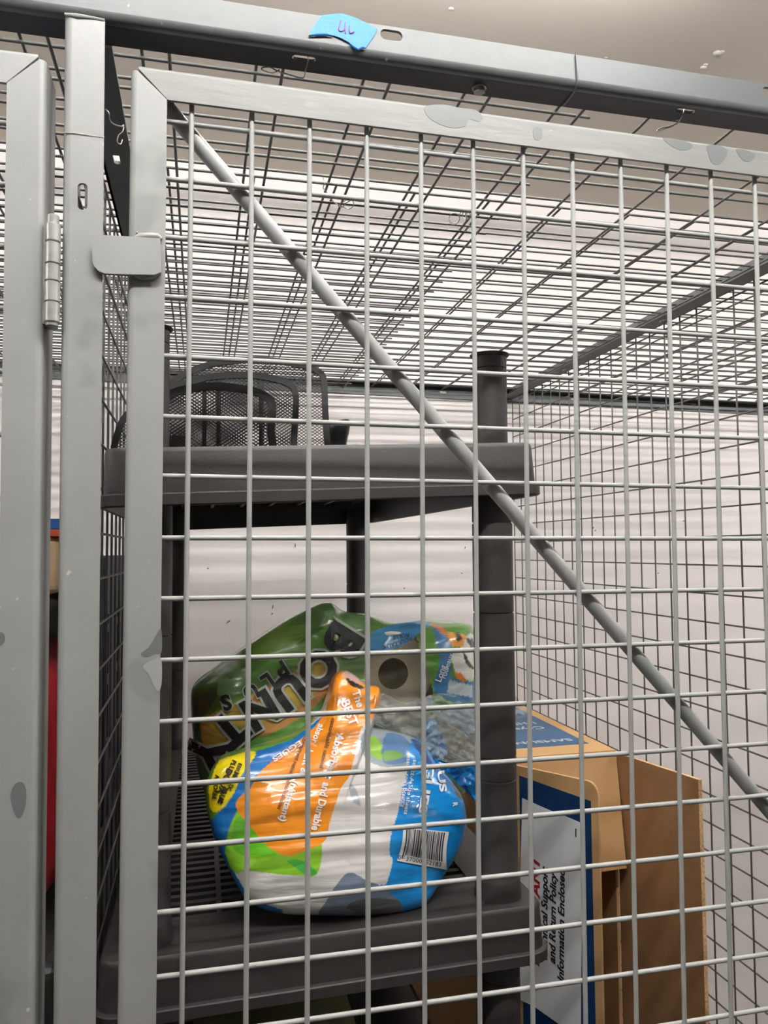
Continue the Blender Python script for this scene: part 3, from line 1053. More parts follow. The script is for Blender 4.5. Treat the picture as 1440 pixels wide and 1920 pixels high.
def inside(px, py, poly):
    c = False
    j = len(poly) - 1
    for i in range(len(poly)):
        xi, yi = poly[i]
        xj, yj = poly[j]
        if (yi > py) != (yj > py) and px < (xj - xi) * (py - yi) / (yj - yi) + xi:
            c = not c
        j = i
    return c
def painter(base, layers, jitter=0.0):
    L = [([(min(p[0] for p in q_), max(p[0] for p in q_), min(p[1] for p in q_), max(p[1] for p in q_))], q_, lin(rgb) + (a,)) for q_, rgb, a in layers]
    bc = lin(base[0]) + (base[1],)
    def f(px, py):
        col = bc
        for bb_, poly, c in L:
            x0, x1, y0, y1 = bb_[0]
            if x0 <= px <= x1 and y0 <= py <= y1 and inside(px, py, poly):
                col = c
        if jitter:
            k = 1 + jitter * noise.noise(Vector((px * 0.03, py * 0.03, 3.0)))
            col = (col[0] * k, col[1] * k, col[2] * k, col[3])
        return col
    return f
def sm(pts, n=5):
    return [(v.x, v.y) for v in spline([Vector((a, b, 0)) for a, b in pts], n, True)]
Zt = lambda pts: [(300 + a / 3.6, 1080 + b / 3.6) for a, b in pts]
Zr = lambda pts: [(600 + a / 3.6, 1080 + b / 3.6) for a, b in pts]
Zl = lambda pts: [(300 + a / 3.6, 1400 + b / 3.6) for a, b in pts]
Zs = lambda pts: [(600 + a / 3.6, 1400 + b / 3.6) for a, b in pts]

# --- green printed film at the back
A_out = [(358, 1305), (364, 1285), (390, 1262), (440, 1226), (500, 1185), (556, 1152), (612, 1129), (645, 1146), (690, 1152), (740, 1166), (785, 1161), (830, 1165), (868, 1167), (889, 1182), (896, 1240), (898, 1320), (896, 1400), (880, 1480), (800, 1540), (700, 1562), (560, 1562), (450, 1550), (400, 1520), (378, 1470), (366, 1420), (360, 1360)]
blobA = Blob(A_out, (640, 1350), lambda py: 0.40, 0.095, 0.20, 2.6, 0.010, 2.0)
GREEN, DGREEN = (92, 138, 62), (58, 98, 40)
A_layers = [
    (sm(Zt([(200, 860), (330, 700), (560, 520), (900, 300), (1130, 170), (1240, 240), (1000, 420), (760, 560), (560, 700), (330, 880), (230, 1100)])), (74, 112, 46), 1),
    (sm(Zt([(640, 420), (900, 330), (1020, 360), (900, 480), (760, 560), (640, 560)])), (108, 142, 58), 1),
    (sm(Zt([(280, 980), (420, 900), (700, 760), (920, 640), (1130, 560), (1180, 640), (1000, 860), (800, 960), (600, 1060), (400, 1150), (300, 1150)])), (198, 168, 78), 1),
    (sm(Zt([(760, 720), (900, 650), (920, 680), (780, 780), (640, 860), (600, 850)])), (190, 108, 50), 1),
    (sm(Zt([(620, 1020), (780, 960), (960, 860), (1100, 740), (1150, 760), (1000, 920), (800, 1040), (640, 1090)])), (196, 140, 84), 1),
    (sm(Zt([(400, 700), (500, 690), (600, 640), (560, 780), (430, 830), (390, 800)])), (112, 148, 96), 1),
    (sm(Zt([(1100, 240), (1230, 235), (1400, 280), (1440, 300), (1420, 640), (1200, 640), (1300, 400), (1180, 300)])), (98, 134, 80), 1),
    (sm(Zt([(210, 860), (260, 800), (380, 760), (360, 860), (260, 980), (215, 960)])), (66, 92, 58), 1),
    # roll end showing through clear film
    (sm(Zr([(330, 560), (520, 490), (640, 410), (690, 520), (760, 740), (740, 860), (600, 1000), (430, 960), (330, 880), (300, 700)])), (214, 206, 170), 0.08),
    (sm(Zr([(340, 420), (370, 370), (480, 330), (560, 300), (660, 295), (740, 330), (690, 370), (630, 420), (540, 480), (400, 510), (330, 500)])), (74, 142, 190), 1),
    (Zr([(690, 380), (750, 350), (790, 480), (810, 600), (760, 760), (700, 520)]), (96, 148, 60), 1),
    (sm(Zr([(740, 305), (900, 300), (1000, 330), (1040, 390), (900, 400), (850, 340)])), (86, 142, 50), 1),
    (Zr([(740, 318), (830, 340), (860, 400), (890, 470), (850, 430), (780, 350)]), (214, 118, 58), 1),
    (Zr([(860, 370), (980, 400), (990, 470), (890, 480)]), (232, 160, 70), 1),
    (sm(Zr([(765, 350), (850, 410), (890, 480), (885, 600), (890, 690), (1030, 720), (1060, 830), (950, 860), (870, 840), (790, 790), (765, 740), (805, 600), (795, 480)])), (72, 126, 172), 1),
    (Zr([(870, 700), (1030, 740), (1030, 820), (860, 790)]), (190, 204, 206), 1),
    (sm(Zr([(890, 560), (900, 500), (960, 480), (990, 410), (1040, 410), (1060, 640), (1030, 700), (950, 700), (910, 640)])), (226, 224, 216), 1),
    (sm(Zr([(960, 500), (1000, 560), (1040, 610), (1030, 510), (990, 440), (1010, 420), (1040, 450), (1045, 620), (990, 600)])), (24, 22, 22), 1),
    (Zr([(910, 380), (930, 370), (965, 430), (930, 445)]), (22, 22, 20), 1),
    (Zr([(905, 640), (960, 660), (990, 700), (970, 720), (920, 690)]), (230, 140, 60), 1),
    (sm(Zr([(280, 920), (440, 960), (700, 940), (1060, 880), (1060, 1300), (700, 1300), (300, 1200)])), (190, 198, 180), 0.35),
]
pA = painter((GREEN, 1), A_layers, 0.12)
green_film = blobA.build('green_film', pA, FILM, pack, 100, 420)
green_film['label'] = 'green printed plastic film with upside-down lettering'

def surf_letters(blob, name, txt, px, py, ang, h, m, bold=0.0, lift=0.0012, center=True, parent=None, sub=0, shear=0.0, spacing=1.0, width=None):
    """print letters on a blob: px, py photo position, ang reading direction in degrees (0 = right, 90 = up)"""
    ca, sa = math.cos(math.radians(ang)), math.sin(math.radians(ang))
    def f3(u, v):
        return blob.front(px + u * ca - v * sa, py - (u * sa + v * ca), lift)
    return lettering(name, txt, f3, m, parent, h, bold, shear, center, spacing, width, sub)

# big rounded word, running upside down from upper right to lower left
for ch, px, py, ang, h in (('B', 644, 1203, 238, 66), ('O', 598, 1256, 222, 62), ('U', 544, 1298, 216, 58), ('N', 489, 1333, 211, 58), ('T', 432, 1370, 221, 62), ('Y', 386, 1412, 244, 62)):
    surf_letters(blobA, 'letter_outline', ch, px, py, ang, h, GREYINK, 0.105, 0.0022, True, green_film, 2)
    surf_letters(blobA, 'letter', ch, px, py, ang, h, INK, 0.05, 0.0032, True, green_film, 2)
for ch, px, py, ang, h in (('P', 528, 1256, 212, 29), ('L', 502, 1278, 214, 28), ('U', 471, 1299, 208, 28), ('S', 424, 1318, 198, 28)):
    surf_letters(blobA, 'letter_outline', ch, px, py, ang, h, GREYINK, 0.10, 0.0022, True, green_film, 1)
    surf_letters(blobA, 'letter', ch, px, py, ang, h, INK, 0.04, 0.0030, True, green_film, 1)
for txt, px, py, ang, h in (('ROLLS', 752, 1193, 190, 8), ('ROULEAUX', 745, 1206, 196, 8), ('Long', 826, 1262, 72, 12), ('rouleaux', 838, 1248, 72, 10)):
    surf_letters(blobA, 'lettering', txt, px, py, ang, h, WHITEINK if 'o' in txt else NAVY, 0.01, 0.0018, True, green_film)

# paper roll showing its end inside the pack
rc = at(737, 1263, 'y', 0.345)
bm = bmesh.new()
lathe(bm, [(0.0205, -0.20), (0.0205, -0.002), (0.0205, 0.001), (0.052, 0.0), (0.055, -0.003), (0.055, -0.20), (0.0205, -0.20)], 40, caps=False)
rl = obj('paper_roll', bm, ROLLM, pack, True)
rl.location = rc
rl.rotation_euler = (math.radians(90), 0, 0)
bm = bmesh.new()
lathe(bm, [(0.0204, -0.0005), (0.0196, -0.0005), (0.0196, -0.19), (0.0204, -0.19)], 32, caps=False)
lathe(bm, [(0.0196, -0.045), (0.001, -0.046)], 32)
cr = obj('cardboard_core', bm, COREM, rl, True)

# --- front bundle: white rolls in film with orange, blue and green print
B_out = [(386, 1500), (390, 1460), (402, 1434), (420, 1418), (478, 1400), (550, 1378), (600, 1340), (618, 1300), (630, 1266), (652, 1258), (690, 1284), (713, 1292), (708, 1340), (700, 1364), (735, 1372), (778, 1384), (800, 1402), (822, 1438), (850, 1466), (868, 1495), (875, 1530), (873, 1560), (862, 1592), (842, 1628), (820, 1664), (800, 1694), (770, 1708), (720, 1716), (650, 1718), (590, 1716), (530, 1714), (486, 1702), (456, 1680), (430, 1632), (408, 1586), (394, 1546)]
blobB = Blob(B_out, (632, 1540), lambda py: 0.177 + max(0, 1716 - py) / 450 * 0.10, 0.045, 0.09, 2.4, 0.006, 7.0)
ORG, BLU, LGR, YEL, WHT = (240, 146, 30), (16, 138, 214), (138, 200, 44), (250, 226, 24), (222, 219, 214)
B_layers = [
    (sm([(690, 1364), (735, 1372), (790, 1390), (770, 1440), (700, 1432), (676, 1400)]), (176, 190, 196), 0.75),
    (sm(Zr([(330, 1090), (380, 1090), (440, 1190), (400, 1240), (340, 1190)])), (150, 196, 74), 1),
    (sm(Zr([(440, 1070), (560, 1080), (620, 1160), (600, 1250), (430, 1260)])), (92, 128, 172), 1),
    (sm(Zr([(430, 1185), (520, 1180), (560, 1220), (440, 1250)])), (128, 168, 96), 1),
    (sm([(600, 1718), (612, 1690), (630, 1660), (655, 1636), (690, 1652), (715, 1662), (755, 1694), (750, 1714), (683, 1720)]), (118, 130, 150), 1),
    (sm([(650, 1700), (690, 1684), (750, 1690), (752, 1712), (690, 1718)]), (92, 92, 96), 1),
    (sm([(655, 1470), (668, 1480), (676, 1510), (660, 1500)]), (168, 172, 186), 1),
    # left green edge, blue band, yellow flash
    ([(380, 1400), (480, 1396), (600, 1340), (540, 1400), (440, 1480), (400, 1560), (380, 1540)], (96, 146, 52), 1),
    ([(478, 1410), (550, 1386), (606, 1341), (640, 1320), (600, 1380), (520, 1440), (467, 1480), (450, 1500), (447, 1519), (430, 1555), (422, 1592), (426, 1612), (442, 1640), (468, 1686), (530, 1706), (532, 1718), (480, 1708), (450, 1680), (420, 1625), (400, 1580), (388, 1545), (404, 1530), (425, 1505), (440, 1480), (450, 1455), (462, 1430)], (22, 112, 186), 1),
    (sm([(405, 1436), (419, 1422), (480, 1409), (455, 1450), (439, 1486), (422, 1511), (403, 1524), (393, 1511), (392, 1475), (400, 1450)], 4), YEL, 1),
    (sm([(447, 1519), (430, 1555), (422, 1589), (424, 1605), (439, 1636), (467, 1633), (522, 1639), (564, 1642), (596, 1637), (602, 1576), (567, 1585), (539, 1595), (505, 1580), (467, 1540)], 4), LGR, 1),
    (sm([(440, 1540), (460, 1530), (480, 1556), (500, 1580), (520, 1602), (470, 1604), (436, 1590)], 4), (104, 190, 40), 1),
    (sm(Zl([(860, 770), (960, 770), (1060, 850), (990, 865), (920, 820)])), (70, 176, 70), 1),
    (sm([(626, 1264), (652, 1256), (690, 1282), (714, 1290), (708, 1336), (690, 1352), (678, 1366), (669, 1400), (655, 1455), (639, 1478), (619, 1539), (608, 1578), (567, 1597), (539, 1605), (505, 1589), (467, 1547), (444, 1517), (447, 1497), (467, 1480), (494, 1441), (578, 1374), (611, 1330)], 4), ORG, 1),
    (sm([(640, 1262), (660, 1258), (684, 1276), (676, 1282), (655, 1276)]), (200, 160, 150), 1),
    (sm([(648, 1270), (662, 1278), (682, 1288), (676, 1292), (656, 1284)]), (24, 18, 16), 1),
    (sm([(778, 1384), (767, 1408), (764, 1444), (753, 1483), (747, 1519), (736, 1556), (731, 1578), (731, 1603), (736, 1614), (725, 1656), (712, 1659), (731, 1675), (753, 1694), (756, 1716), (810, 1712), (860, 1650), (890, 1560), (880, 1480), (840, 1430), (810, 1390)], 4), BLU, 1),
    (sm([(770, 1386), (792, 1396), (812, 1432), (845, 1466), (850, 1476), (815, 1446), (792, 1420)]), (12, 62, 128), 1),
    (sm([(846, 1462), (862, 1476), (866, 1500), (856, 1490)]), (36, 52, 40), 1),
]
pB = painter((WHT, 1), B_layers, 0.06)
wrap = blobB.build('front_wrap', pB, FILM, pack, 120, 460)
wrap['label'] = 'glossy film with orange, blue and lime print around white rolls'
sl = lambda txt, px, py, ang, h, m, bold=0.02, sub=0, **k: surf_letters(blobB, 'lettering', txt, px, py, ang, h, m, bold, 0.0016, False, wrap, sub, **k)
sl('The', 660, 1296, -72, 15, WHITEINK, 0.025)
sl('BEST', 639, 1316, -68, 17, WHITEINK, 0.03)
sl('Absorbent', 632, 1374, -105, 15, WHITEINK, 0.03, width=88)
sl('and Durable', 606, 1466, -104, 15, WHITEINK, 0.03, width=92)
sl('absor', 598, 1356, -112, 12, WHITEINK, 0.02)
sl('bant &', 574, 1404, -104, 14, WHITEINK, 0.03, width=48)
sl('(résistant)', 548, 1462, -108, 13, WHITEINK, 0.03, width=80)
sl('customizable national', 622, 1346, -104, 8, BROWNINK, 0.015, width=96)
sl('concurrent national', 570, 1380, -112, 8, BROWNINK, 0.015, width=84)
sl('personnalisables', 540, 1460, -110, 8, BROWNINK, 0.015, width=60)
sl('EGUES', 562, 1388, 212, 10, WHITEINK, 0.03, width=62)
for txt, px, py, ang, h in (('PLUS', 436, 1424, 246, 9), ('ESSUIE', 448, 1430, 246, 7), ('DOUX', 426, 1440, 248, 12), ('ABSORBE', 404, 1452, 262, 8), ('MIEUX', 440, 1446, 246, 9), ('et', 412, 1494, 250, 11), ('PLUS', 418, 1476, 250, 10)):
    sl(txt, px, py, ang, h, INK, 0.03)
sl('select-A-Size sheets', 775, 1424, -100, 8, WHITEINK, 0.01, width=104)
sl('essuie-tout Bounty', 764, 1416, -97, 8, WHITEINK, 0.01, width=98)
sl('marché national', 757, 1442, -98, 8, WHITEINK, 0.01, width=70)
sl('GUES', 801, 1432, -100, 15, WHITEINK, 0.035, width=94)
sl('US', 820, 1446, -82, 13, WHITEINK, 0.035, width=40)
sl('R', 849, 1505, -84, 9, WHITEINK, 0.03)

# barcode on the blue film
Q = [(756, 1551), (842, 1560), (838, 1631), (744, 1614)]
def bq(u, v, lift):
    px = (1 - u) * (1 - v) * Q[0][0] + u * (1 - v) * Q[1][0] + u * v * Q[2][0] + (1 - u) * v * Q[3][0]
    py = (1 - u) * (1 - v) * Q[0][1] + u * (1 - v) * Q[1][1] + u * v * Q[2][1] + (1 - u) * v * Q[3][1]
    px += 3.5 * math.sin(v * 3.1) * (1 - u) - 3 * math.sin(v * 3.1) * u
    return blobB.front(px, py, lift)
def qpatch(bm, u0, u1, v0, v1, nu, nv, lift):
    g = [[bm.verts.new(bq(u0 + (u1 - u0) * i / nu, v0 + (v1 - v0) * j / nv, lift)) for j in range(nv + 1)] for i in range(nu + 1)]
    for i in range(nu):
        for j in range(nv):
            bm.faces.new((g[i][j], g[i + 1][j], g[i + 1][j + 1], g[i][j + 1]))
bm = bmesh.new()
qpatch(bm, 0, 1, 0, 1, 16, 12, 0.0014)
bl = obj('barcode_label', bm, WHITEINK, wrap)
bm = bmesh.new()
rb = random.Random(37000)
u = 0.07
k = 0
while u < 0.93:
    w = rb.choice((0.009, 0.009, 0.018, 0.027))
    qpatch(bm, u, u + w, 0.03, 0.92 if k in (0, 1, 15, 16, 29, 30) else 0.80, 1, 10, 0.0024)
    u += w + rb.choice((0.009, 0.011, 0.018, 0.024))
    k += 1
bars = obj('barcode_bars', bm, INK, bl)
for txt, u0 in (('0', 0.0), ('37000', 0.16), ('52183', 0.55)):
    ax, ay = (1 - u0) * 744 + u0 * 838, (1 - u0) * 1612 + u0 * 1629
    surf_letters(blobB, 'lettering', txt, ax + 2, ay - 1, -10, 8.5, INK, 0.0, 0.0026, False, bl, spacing=1.05)

# crumpled clear film and a blue film corner on the right
def film_sheet(name, outline, c, y, amp, m, nr=26, na=120, seed=0.0, parent=pack):
    b = Blob(outline, c, lambda py: y, 0.0, 0.0, 2.0, 0.0, seed)
    bm = bmesh.new()
    def pt(px, py):
        q_ = Vector((px * 0.022 + seed, py * 0.022, seed))
        n_ = abs(noise.noise(q_)) * 1.2 + abs(noise.noise(q_ * 2.3)) * 0.6 + 0.3 * noise.noise(q_ * 5)
        return at(px, py, 'y', y - n_ * amp)
    rings = [[bm.verts.new(pt(*c))]]
    for i in range(1, nr + 1):
        rg = []
        for k in range(na):
            a = -math.pi + 2 * math.pi * k / na
            R = b.R(a) * i / nr
            rg.append(bm.verts.new(pt(c[0] + R * math.cos(a), c[1] + R * math.sin(a))))
        rings.append(rg)
    for k in range(na):
        bm.faces.new((rings[0][0], rings[1][k], rings[1][(k + 1) % na]))
    for i in range(1, nr):
        for k in range(na):
            bm.faces.new((rings[i][k], rings[i + 1][k], rings[i + 1][(k + 1) % na], rings[i][(k + 1) % na]))
    return obj(name, bm, m, parent)
film_sheet('clear_film', [(690, 1350), (715, 1300), (760, 1318), (820, 1300), (870, 1312), (892, 1350), (896, 1430), (860, 1436), (830, 1440), (805, 1410), (770, 1384), (730, 1374)], (800, 1370), 0.285, 0.02, CLEAR, seed=3.0)
film_sheet('clear_film', [(944, 1330), (958, 1300), (972, 1312), (988, 1338), (976, 1348), (950, 1352)], (962, 1330), 0.32, 0.012, CLEAR, 12, 60, seed=9.0)
BLUEF = mat('blue_film', (16, 132, 208), 0.25, coat=0.6, bump=0.4, bscale=40)
film_sheet('blue_film_corner', [(812, 1424), (850, 1432), (890, 1428), (897, 1462), (896, 1502), (872, 1482), (845, 1456)], (866, 1452), 0.275, 0.012, BLUEF, 14, 80, seed=5.0)
PALEF = mat('pale_blue_film', (186, 214, 238), 0.25, coat=0.6, bump=0.4, bscale=40)
film_sheet('pale_film_flap', Zr([(690, 1000), (770, 960), (800, 1030), (840, 1110), (860, 1200), (800, 1250), (740, 1200), (700, 1130)]), (810, 1388), 0.290, 0.012, PALEF, 12, 60, seed=6.0)

# ------------------------------------------------------------------ flat screen carton on the right
tv = thing('cardboard_box', 'tall brown cardboard box with open flaps and blue printed top', 'box', (0, 0, 0))
CX0, CX1, CY0, CY1, CZ1, CZ0 = 0.4650, 0.6690, 0.500, 1.350, -0.6920, ZF
CT = 0.005
def cbox(name, x0, x1, y0, y1, z0, z1, m=CARD, parent=tv):
    return obj(name, newbox(x0, x1, y0, y1, z0, z1), m, parent)
cbox('side_panel', CX0, CX0 + CT, CY0, CY1, CZ0, CZ1 - CT)
cbox('side_panel', CX1 - CT, CX1, CY0, CY1, CZ0, CZ1 - CT)
cbox('back_panel', CX0 + CT, CX1 - CT, CY1 - CT, CY1, CZ0, CZ1 - CT)
top = cbox('top_panel', CX0, CX1, CY0, CY1, CZ1 - CT, CZ1)
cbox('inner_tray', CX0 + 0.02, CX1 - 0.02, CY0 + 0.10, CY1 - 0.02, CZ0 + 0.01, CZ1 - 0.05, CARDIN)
# print on the top: blue field and two words seen upside down
tp = cbox('print_field', CX0 + 0.002, CX1 - 0.022, CY0 + 0.050, CY1 - 0.02, CZ1 + 0.0001, CZ1 + 0.0005, SLATEB, top)
def top_txt(txt, x, y, h, w=None, bold=0.02):
    lettering('lettering', txt, lambda u, v: (x - u, y - v, CZ1 + 0.0009), TEXTG, tp, h, bold, 0, False, 1.0, w)
top_txt('SAMSUNG', CX1 - 0.038, CY0 + 0.088, 0.016, 0.125, 0.03)
top_txt('Crystal', CX1 - 0.045, CY0 + 0.185, 0.020, 0.085)
top_txt('UHD C', CX1 - 0.045, CY0 + 0.225, 0.020, 0.075)
# top flap hanging down over the open end
def flap(name, a, b, c, d, m, t=0.004, edge=True, mm=None):
    """a b c d: corners; thickness away from the viewer side normal"""
    P = [Vector(p) for p in (a, b, c, d)]
    n = (P[1] - P[0]).cross(P[2] - P[0]).normalized()
    bm = bmesh.new()
    f = [bm.verts.new(p) for p in P]
    g = [bm.verts.new(p + n * t) for p in P]
    fs = [bm.faces.new(f), bm.faces.new(g[::-1])]
    for i in range(4):
        q_ = bm.faces.new((f[i], f[(i + 1) % 4], g[(i + 1) % 4], g[i]))
        q_.material_index = 1
    me = bpy.data.meshes.new(name)
    bmesh.ops.recalc_face_normals(bm, faces=bm.faces)
    bm.to_mesh(me)
    bm.free()
    me.materials.append(m)
    me.materials.append(CARDEDGE)
    return link(bpy.data.objects.new(name, me), tv)
x1f = CX1 - 0.001
flap('top_flap', (CX0 + 0.012, CY0 - 0.001, CZ1 - 0.001), (x1f, CY0 - 0.001, CZ1 - 0.001), tuple(at(1175, 1628, 'y', CY0 - 0.03)), (CX0 + 0.016, CY0 - 0.03, at(1175, 1628, 'y', CY0 - 0.03).z - 0.004), CARD)
# right flap swung forward, inner face showing
fe = at(1309, 1462, 'y', 0.300)
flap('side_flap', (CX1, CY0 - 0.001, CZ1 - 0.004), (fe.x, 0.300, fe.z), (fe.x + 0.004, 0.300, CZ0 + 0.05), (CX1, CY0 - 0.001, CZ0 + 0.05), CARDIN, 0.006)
# left flap folded half across the opening, printed outer face showing
zt = CZ1 - 0.004
h0 = Vector((CX0, CY0 - 0.002, zt))
e0 = at(1121, 1474, 'z', zt - 0.004)
dv = Vector((e0.x - h0.x, e0.y - h0.y, 0))
LF = dv.length
dv.normalize()
nv = Vector((dv.y, -dv.x, 0))          # outward, towards the viewer's left
def lf(u, v, w=0.0):                   # u along the flap, v down from its top, w out of the printed face
    return Vector((h0.x, h0.y, zt - v)) + dv * u + nv * w
bm = bmesh.new()
ol = [(0, 0), (LF - 0.016, 0.0)] + [(LF - 0.016 + 0.016 * math.sin(a), 0.020 - 0.020 * math.cos(a)) for a in [i * math.pi / 12 for i in range(1, 7)]] + [(LF, 1.25), (0, 1.25)]
plate(bm, ol, [], lambda u, v, w: lf(u, v, -w), 0.005)
fl = obj('side_flap', bm, CARD, tv)
def lpatch(name, pts, w, m, parent):
    bm = bmesh.new()
    plate(bm, pts, [], lambda u, v, ww: lf(u, v, w - ww), 0.0004)
    return obj(name, bm, m, parent)
def lf_uv(px, py):                     # photo position -> flap coordinates
    d_ = Vector(ray(px, py))
    o_ = Vector(CAM)
    t_ = (h0 - o_).dot(nv) / d_.dot(nv)
    p_ = o_ + d_ * t_
    return ((p_ - h0).dot(dv), zt - p_.z)
navy = lpatch('print_field', [lf_uv(974, 1454), lf_uv(1108, 1502), (lf_uv(1108, 1502)[0], 1.2), (lf_uv(974, 1454)[0], 1.2)], 0.0006, NAVY, fl)
# white paper stuck to the flap, with its text running upwards
pp = [lf_uv(*p) for p in ((980, 1496), (1036, 1521), (1054, 1527), (1093, 1544), (1090, 1920), (1050, 1920), (1002, 1886), (972, 1872))]
doc = thing('paper_sheet', 'white paper with red and black text on the left flap of the brown box', 'paper', (0, 0, 0))
bm = bmesh.new()
plate(bm, pp, [], lambda u, v, w: lf(u, v, 0.0016 - w), 0.0006)
obj('sheet', bm, PAPER, doc)
def paper_txt(txt, p0, p1, h, m, shear=0.25, bold=0.02):
    a, b = Vector(lf_uv(*p0)), Vector(lf_uv(*p1))
    d_ = (b - a)
    L_ = d_.length
    d_.normalize()
    n_ = Vector((-d_.y, d_.x))
    if n_.x > 0:
        n_ = -n_
    lettering('lettering', txt, lambda u, v: lf(a.x + d_.x * u + n_.x * v, a.y + d_.y * u + n_.y * v, 0.0020), m, doc, h, bold, shear, False, 1.0, L_)
hpx = LF / 160.0
paper_txt('IMPORTANT', (1012, 1812), (1013, 1603), 0.0135, REDINK, 0.25, 0.035)
paper_txt('Technical Support', (1027, 1802), (1028, 1625), 0.0105, INK, 0.25, 0.03)
paper_txt('and Return Policy', (1042, 1807), (1044, 1636), 0.0105, INK, 0.25, 0.03)
paper_txt('Information Enclosed', (1058, 1842), (1060, 1628), 0.0105, INK, 0.25, 0.03)
lpatch2 = lambda pts, m: obj('printed_mark', plate(bmesh.new(), pts, [], lambda u, v, w: lf(u, v, 0.0021 - w), 0.0003), m, doc)
lpatch2([lf_uv(1080, 1553), lf_uv(1082, 1553), lf_uv(1082, 1569), lf_uv(1080, 1569)], INK)

# ------------------------------------------------------------------ under the lower board
ob = thing('storage_carton', 'olive carton with cut-outs under the lower shelf board', 'carton', (0, 0, 0))
bm = bmesh.new()
plate(bm, rect(0.0, 0.20, -1.2575, -0.955), [rect(0.105 + 0.028 * k, 0.120 + 0.028 * k, -0.985, -0.970) for k in range(3)], lambda u, v, w: (u, 0.26 + w, v), 0.004)
obj('front_panel', bm, OLIVE, ob)
obj('carton_body', newbox(0.0, 0.20, 0.2645, 0.60, -1.2575, -0.958), OLIVE, ob)
dk = newbox(0.215, 0.315, 0.25, 0.55, -1.2555, -1.00, bevel=0.008)
tag(obj('black_case', dk, BLKG), 'glossy black case on the bottom shelf beside the olive carton', 'case')

# ------------------------------------------------------------------ neighbour's belongings behind the left door
def soft_box(name, x0, x1, y0, y1, z0, z1, m, amp, seed, parent=None, bev=0.04):
    bm = newbox(x0, x1, y0, y1, z0, z1)
    bmesh.ops.subdivide_edges(bm, edges=bm.edges, cuts=14, use_grid_fill=True)
    cx, cy, cz = (x0 + x1) / 2, (y0 + y1) / 2, (z0 + z1) / 2
    hx_, hy_, hz_ = (x1 - x0) / 2, (y1 - y0) / 2, (z1 - z0) / 2
    for v in bm.verts:
        q_ = Vector(((v.co.x - cx) / hx_, (v.co.y - cy) / hy_, (v.co.z - cz) / hz_))
        l6 = (abs(q_.x) ** 6 + abs(q_.y) ** 6 + abs(q_.z) ** 6) ** (1 / 6)
        q_ /= max(l6, 1e-6)
        n_ = noise.noise(Vector((v.co.x * 9 + seed, v.co.y * 9, v.co.z * 5)))
        k_ = 1 - amp * (0.5 + 0.5 * n_)
        v.co = Vector((cx + q_.x * hx_ * k_, cy + q_.y * hy_ * k_, cz + q_.z * hz_ * (1 - amp * 0.2)))
    return obj(name, bm, m, parent, True)
tag(obj('storage_tote', newbox(-0.62, -0.125, 0.16, 0.98, ZF, -0.760, bevel=0.012), TOTE), 'dark storage tote in the left locker under the red bag', 'tote')
bag = thing('fabric_bag', 'red fabric bag with black band behind the left door', 'bag', (0, 0, 0))
soft_box('bag_body', -0.50, -0.128, 0.20, 0.52, -0.758, -0.455, REDFAB, 0.10, 1.0, bag)
soft_box('band', -0.50, -0.126, 0.20, 0.52, -0.462, -0.405, BLKFAB, 0.10, 3.0, bag)
cb = thing('cream_carton', 'cream carton with blue and orange stripe on the red bag', 'carton', (0, 0, 0))
obj('carton_body', newbox(-0.40, -0.140, 0.24, 0.50, -0.4068, -0.3445, bevel=0.01), CREAM, cb)
obj('orange_stripe', newbox(-0.40, -0.140, 0.238, 0.502, -0.3440, -0.3365), ORNGP, cb)
obj('blue_stripe', newbox(-0.40, -0.140, 0.238, 0.502, -0.3360, -0.3250), BLUEP, cb)
cr_ = thing('plastic_crate', 'slate blue slotted plastic crate in the left locker beyond the partition', 'crate', (0, 0, 0))
bm = bmesh.new()
slots_ = []
for k in range(9):
    for zz0, zz1 in ((-0.470, -0.455), (-0.545, -0.482), (-0.640, -0.560)):
        slots_.append(rect(0.575 + 0.043 * k, 0.590 + 0.043 * k, zz0, zz1))
plate(bm, rect(0.555, 0.965, -0.7575, -0.368), slots_, lambda u, v, w: (-0.128 - w, u, v), 0.006)
obj('crate_side', bm, CRATE, cr_)
bm = bmesh.new()
plate(bm, rect(-0.56, -0.135, -0.7575, -0.368), [], lambda u, v, w: (u, 0.555 + w, v), 0.006)
plate(bm, rect(-0.56, -0.135, -0.7575, -0.368), [], lambda u, v, w: (u, 0.959 + w, v), 0.006)
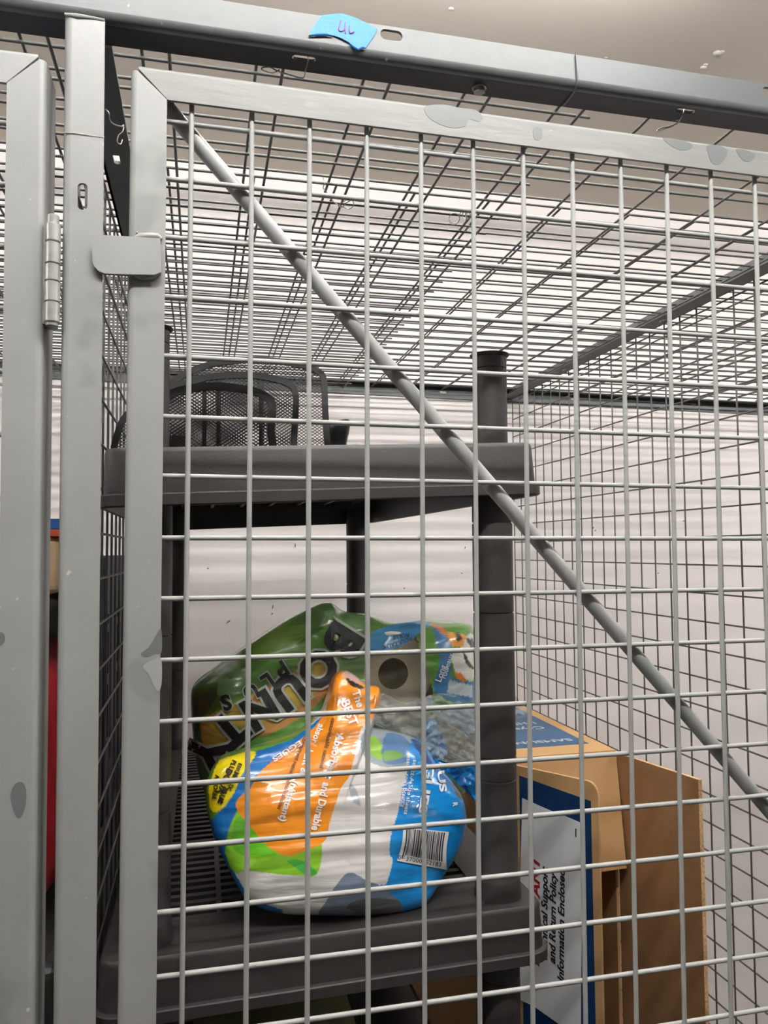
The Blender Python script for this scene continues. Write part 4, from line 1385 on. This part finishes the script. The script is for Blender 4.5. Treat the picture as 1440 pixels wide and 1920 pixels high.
plate(bm, rect(0.5615, 0.9585, -0.7575, -0.368), [], lambda u, v, w: (-0.56 + w, u, v), 0.006)
plate(bm, rect(-0.554, -0.135, 0.5615, 0.9585), [], lambda u, v, w: (u, v, -0.7575 + w), 0.006)
obj('crate_shell', bm, CRATE, cr_)

# ------------------------------------------------------------------ scuffs on the back wall, plaster crumbs on the ceiling
SCUFF = mat('dark_scuff', (62, 58, 56), 0.8)
wb = bpy.data.objects['wall_back']
for px, py, l, a in ((428, 1166, 9, 40), (511, 1138, 8, 80), (510, 1151, 5, 60), (553, 1023, 8, 85), (462, 1151, 3, 0), (872, 1027, 4, 70), (866, 1075, 3, 30), (1112, 990, 5, 60), (1116, 995, 4, 20), (1234, 1075, 3, 10), (1282, 977, 4, 0), (390, 1066, 4, 20), (1240, 1012, 3, 0), (758, 1103, 3, 0)):
    c_, s_ = math.cos(math.radians(a)), math.sin(math.radians(a))
    pa_, pb_ = at(px - l * c_ / 2, py + l * s_ / 2, 'y', YB), at(px + l * c_ / 2, py - l * s_ / 2, 'y', YB)
    obj('scuff_mark', newtube([pa_, (pa_ + pb_) / 2 + Vector((0.0006, 0, 0.0008)), pb_], [0.0008, 0.0014, 0.0007], 6), SCUFF, wb)
ce = bpy.data.objects['ceiling']
for px, py, r_ in ((1346, 99, 0.008), (1353, 97, 0.005), (1319, 126, 0.006), (1323, 121, 0.004), (1136, 108, 0.003), (846, 16, 0.004)):
    p_ = at(px, py, 'z', CEIL)
    bm = bmesh.new()
    bmesh.ops.create_icosphere(bm, subdivisions=2, radius=r_, matrix=Matrix.Translation(p_) @ Matrix.Diagonal((1.3, 1.0, 0.5, 1)))
    for v in bm.verts:
        v.co += Vector((0, 0, 0.3 * r_ * noise.noise(v.co * 200)))
    obj('plaster_crumb', bm, WALL, ce, True)

# ------------------------------------------------------------------ lift everything so that the floor lies at z = 0
for o in bpy.data.objects:
    if o.parent is None and o is not cam:
        o.location.z += LIFT
cam.matrix_world = Matrix.Translation((0, 0, LIFT)) @ M
_w.free()
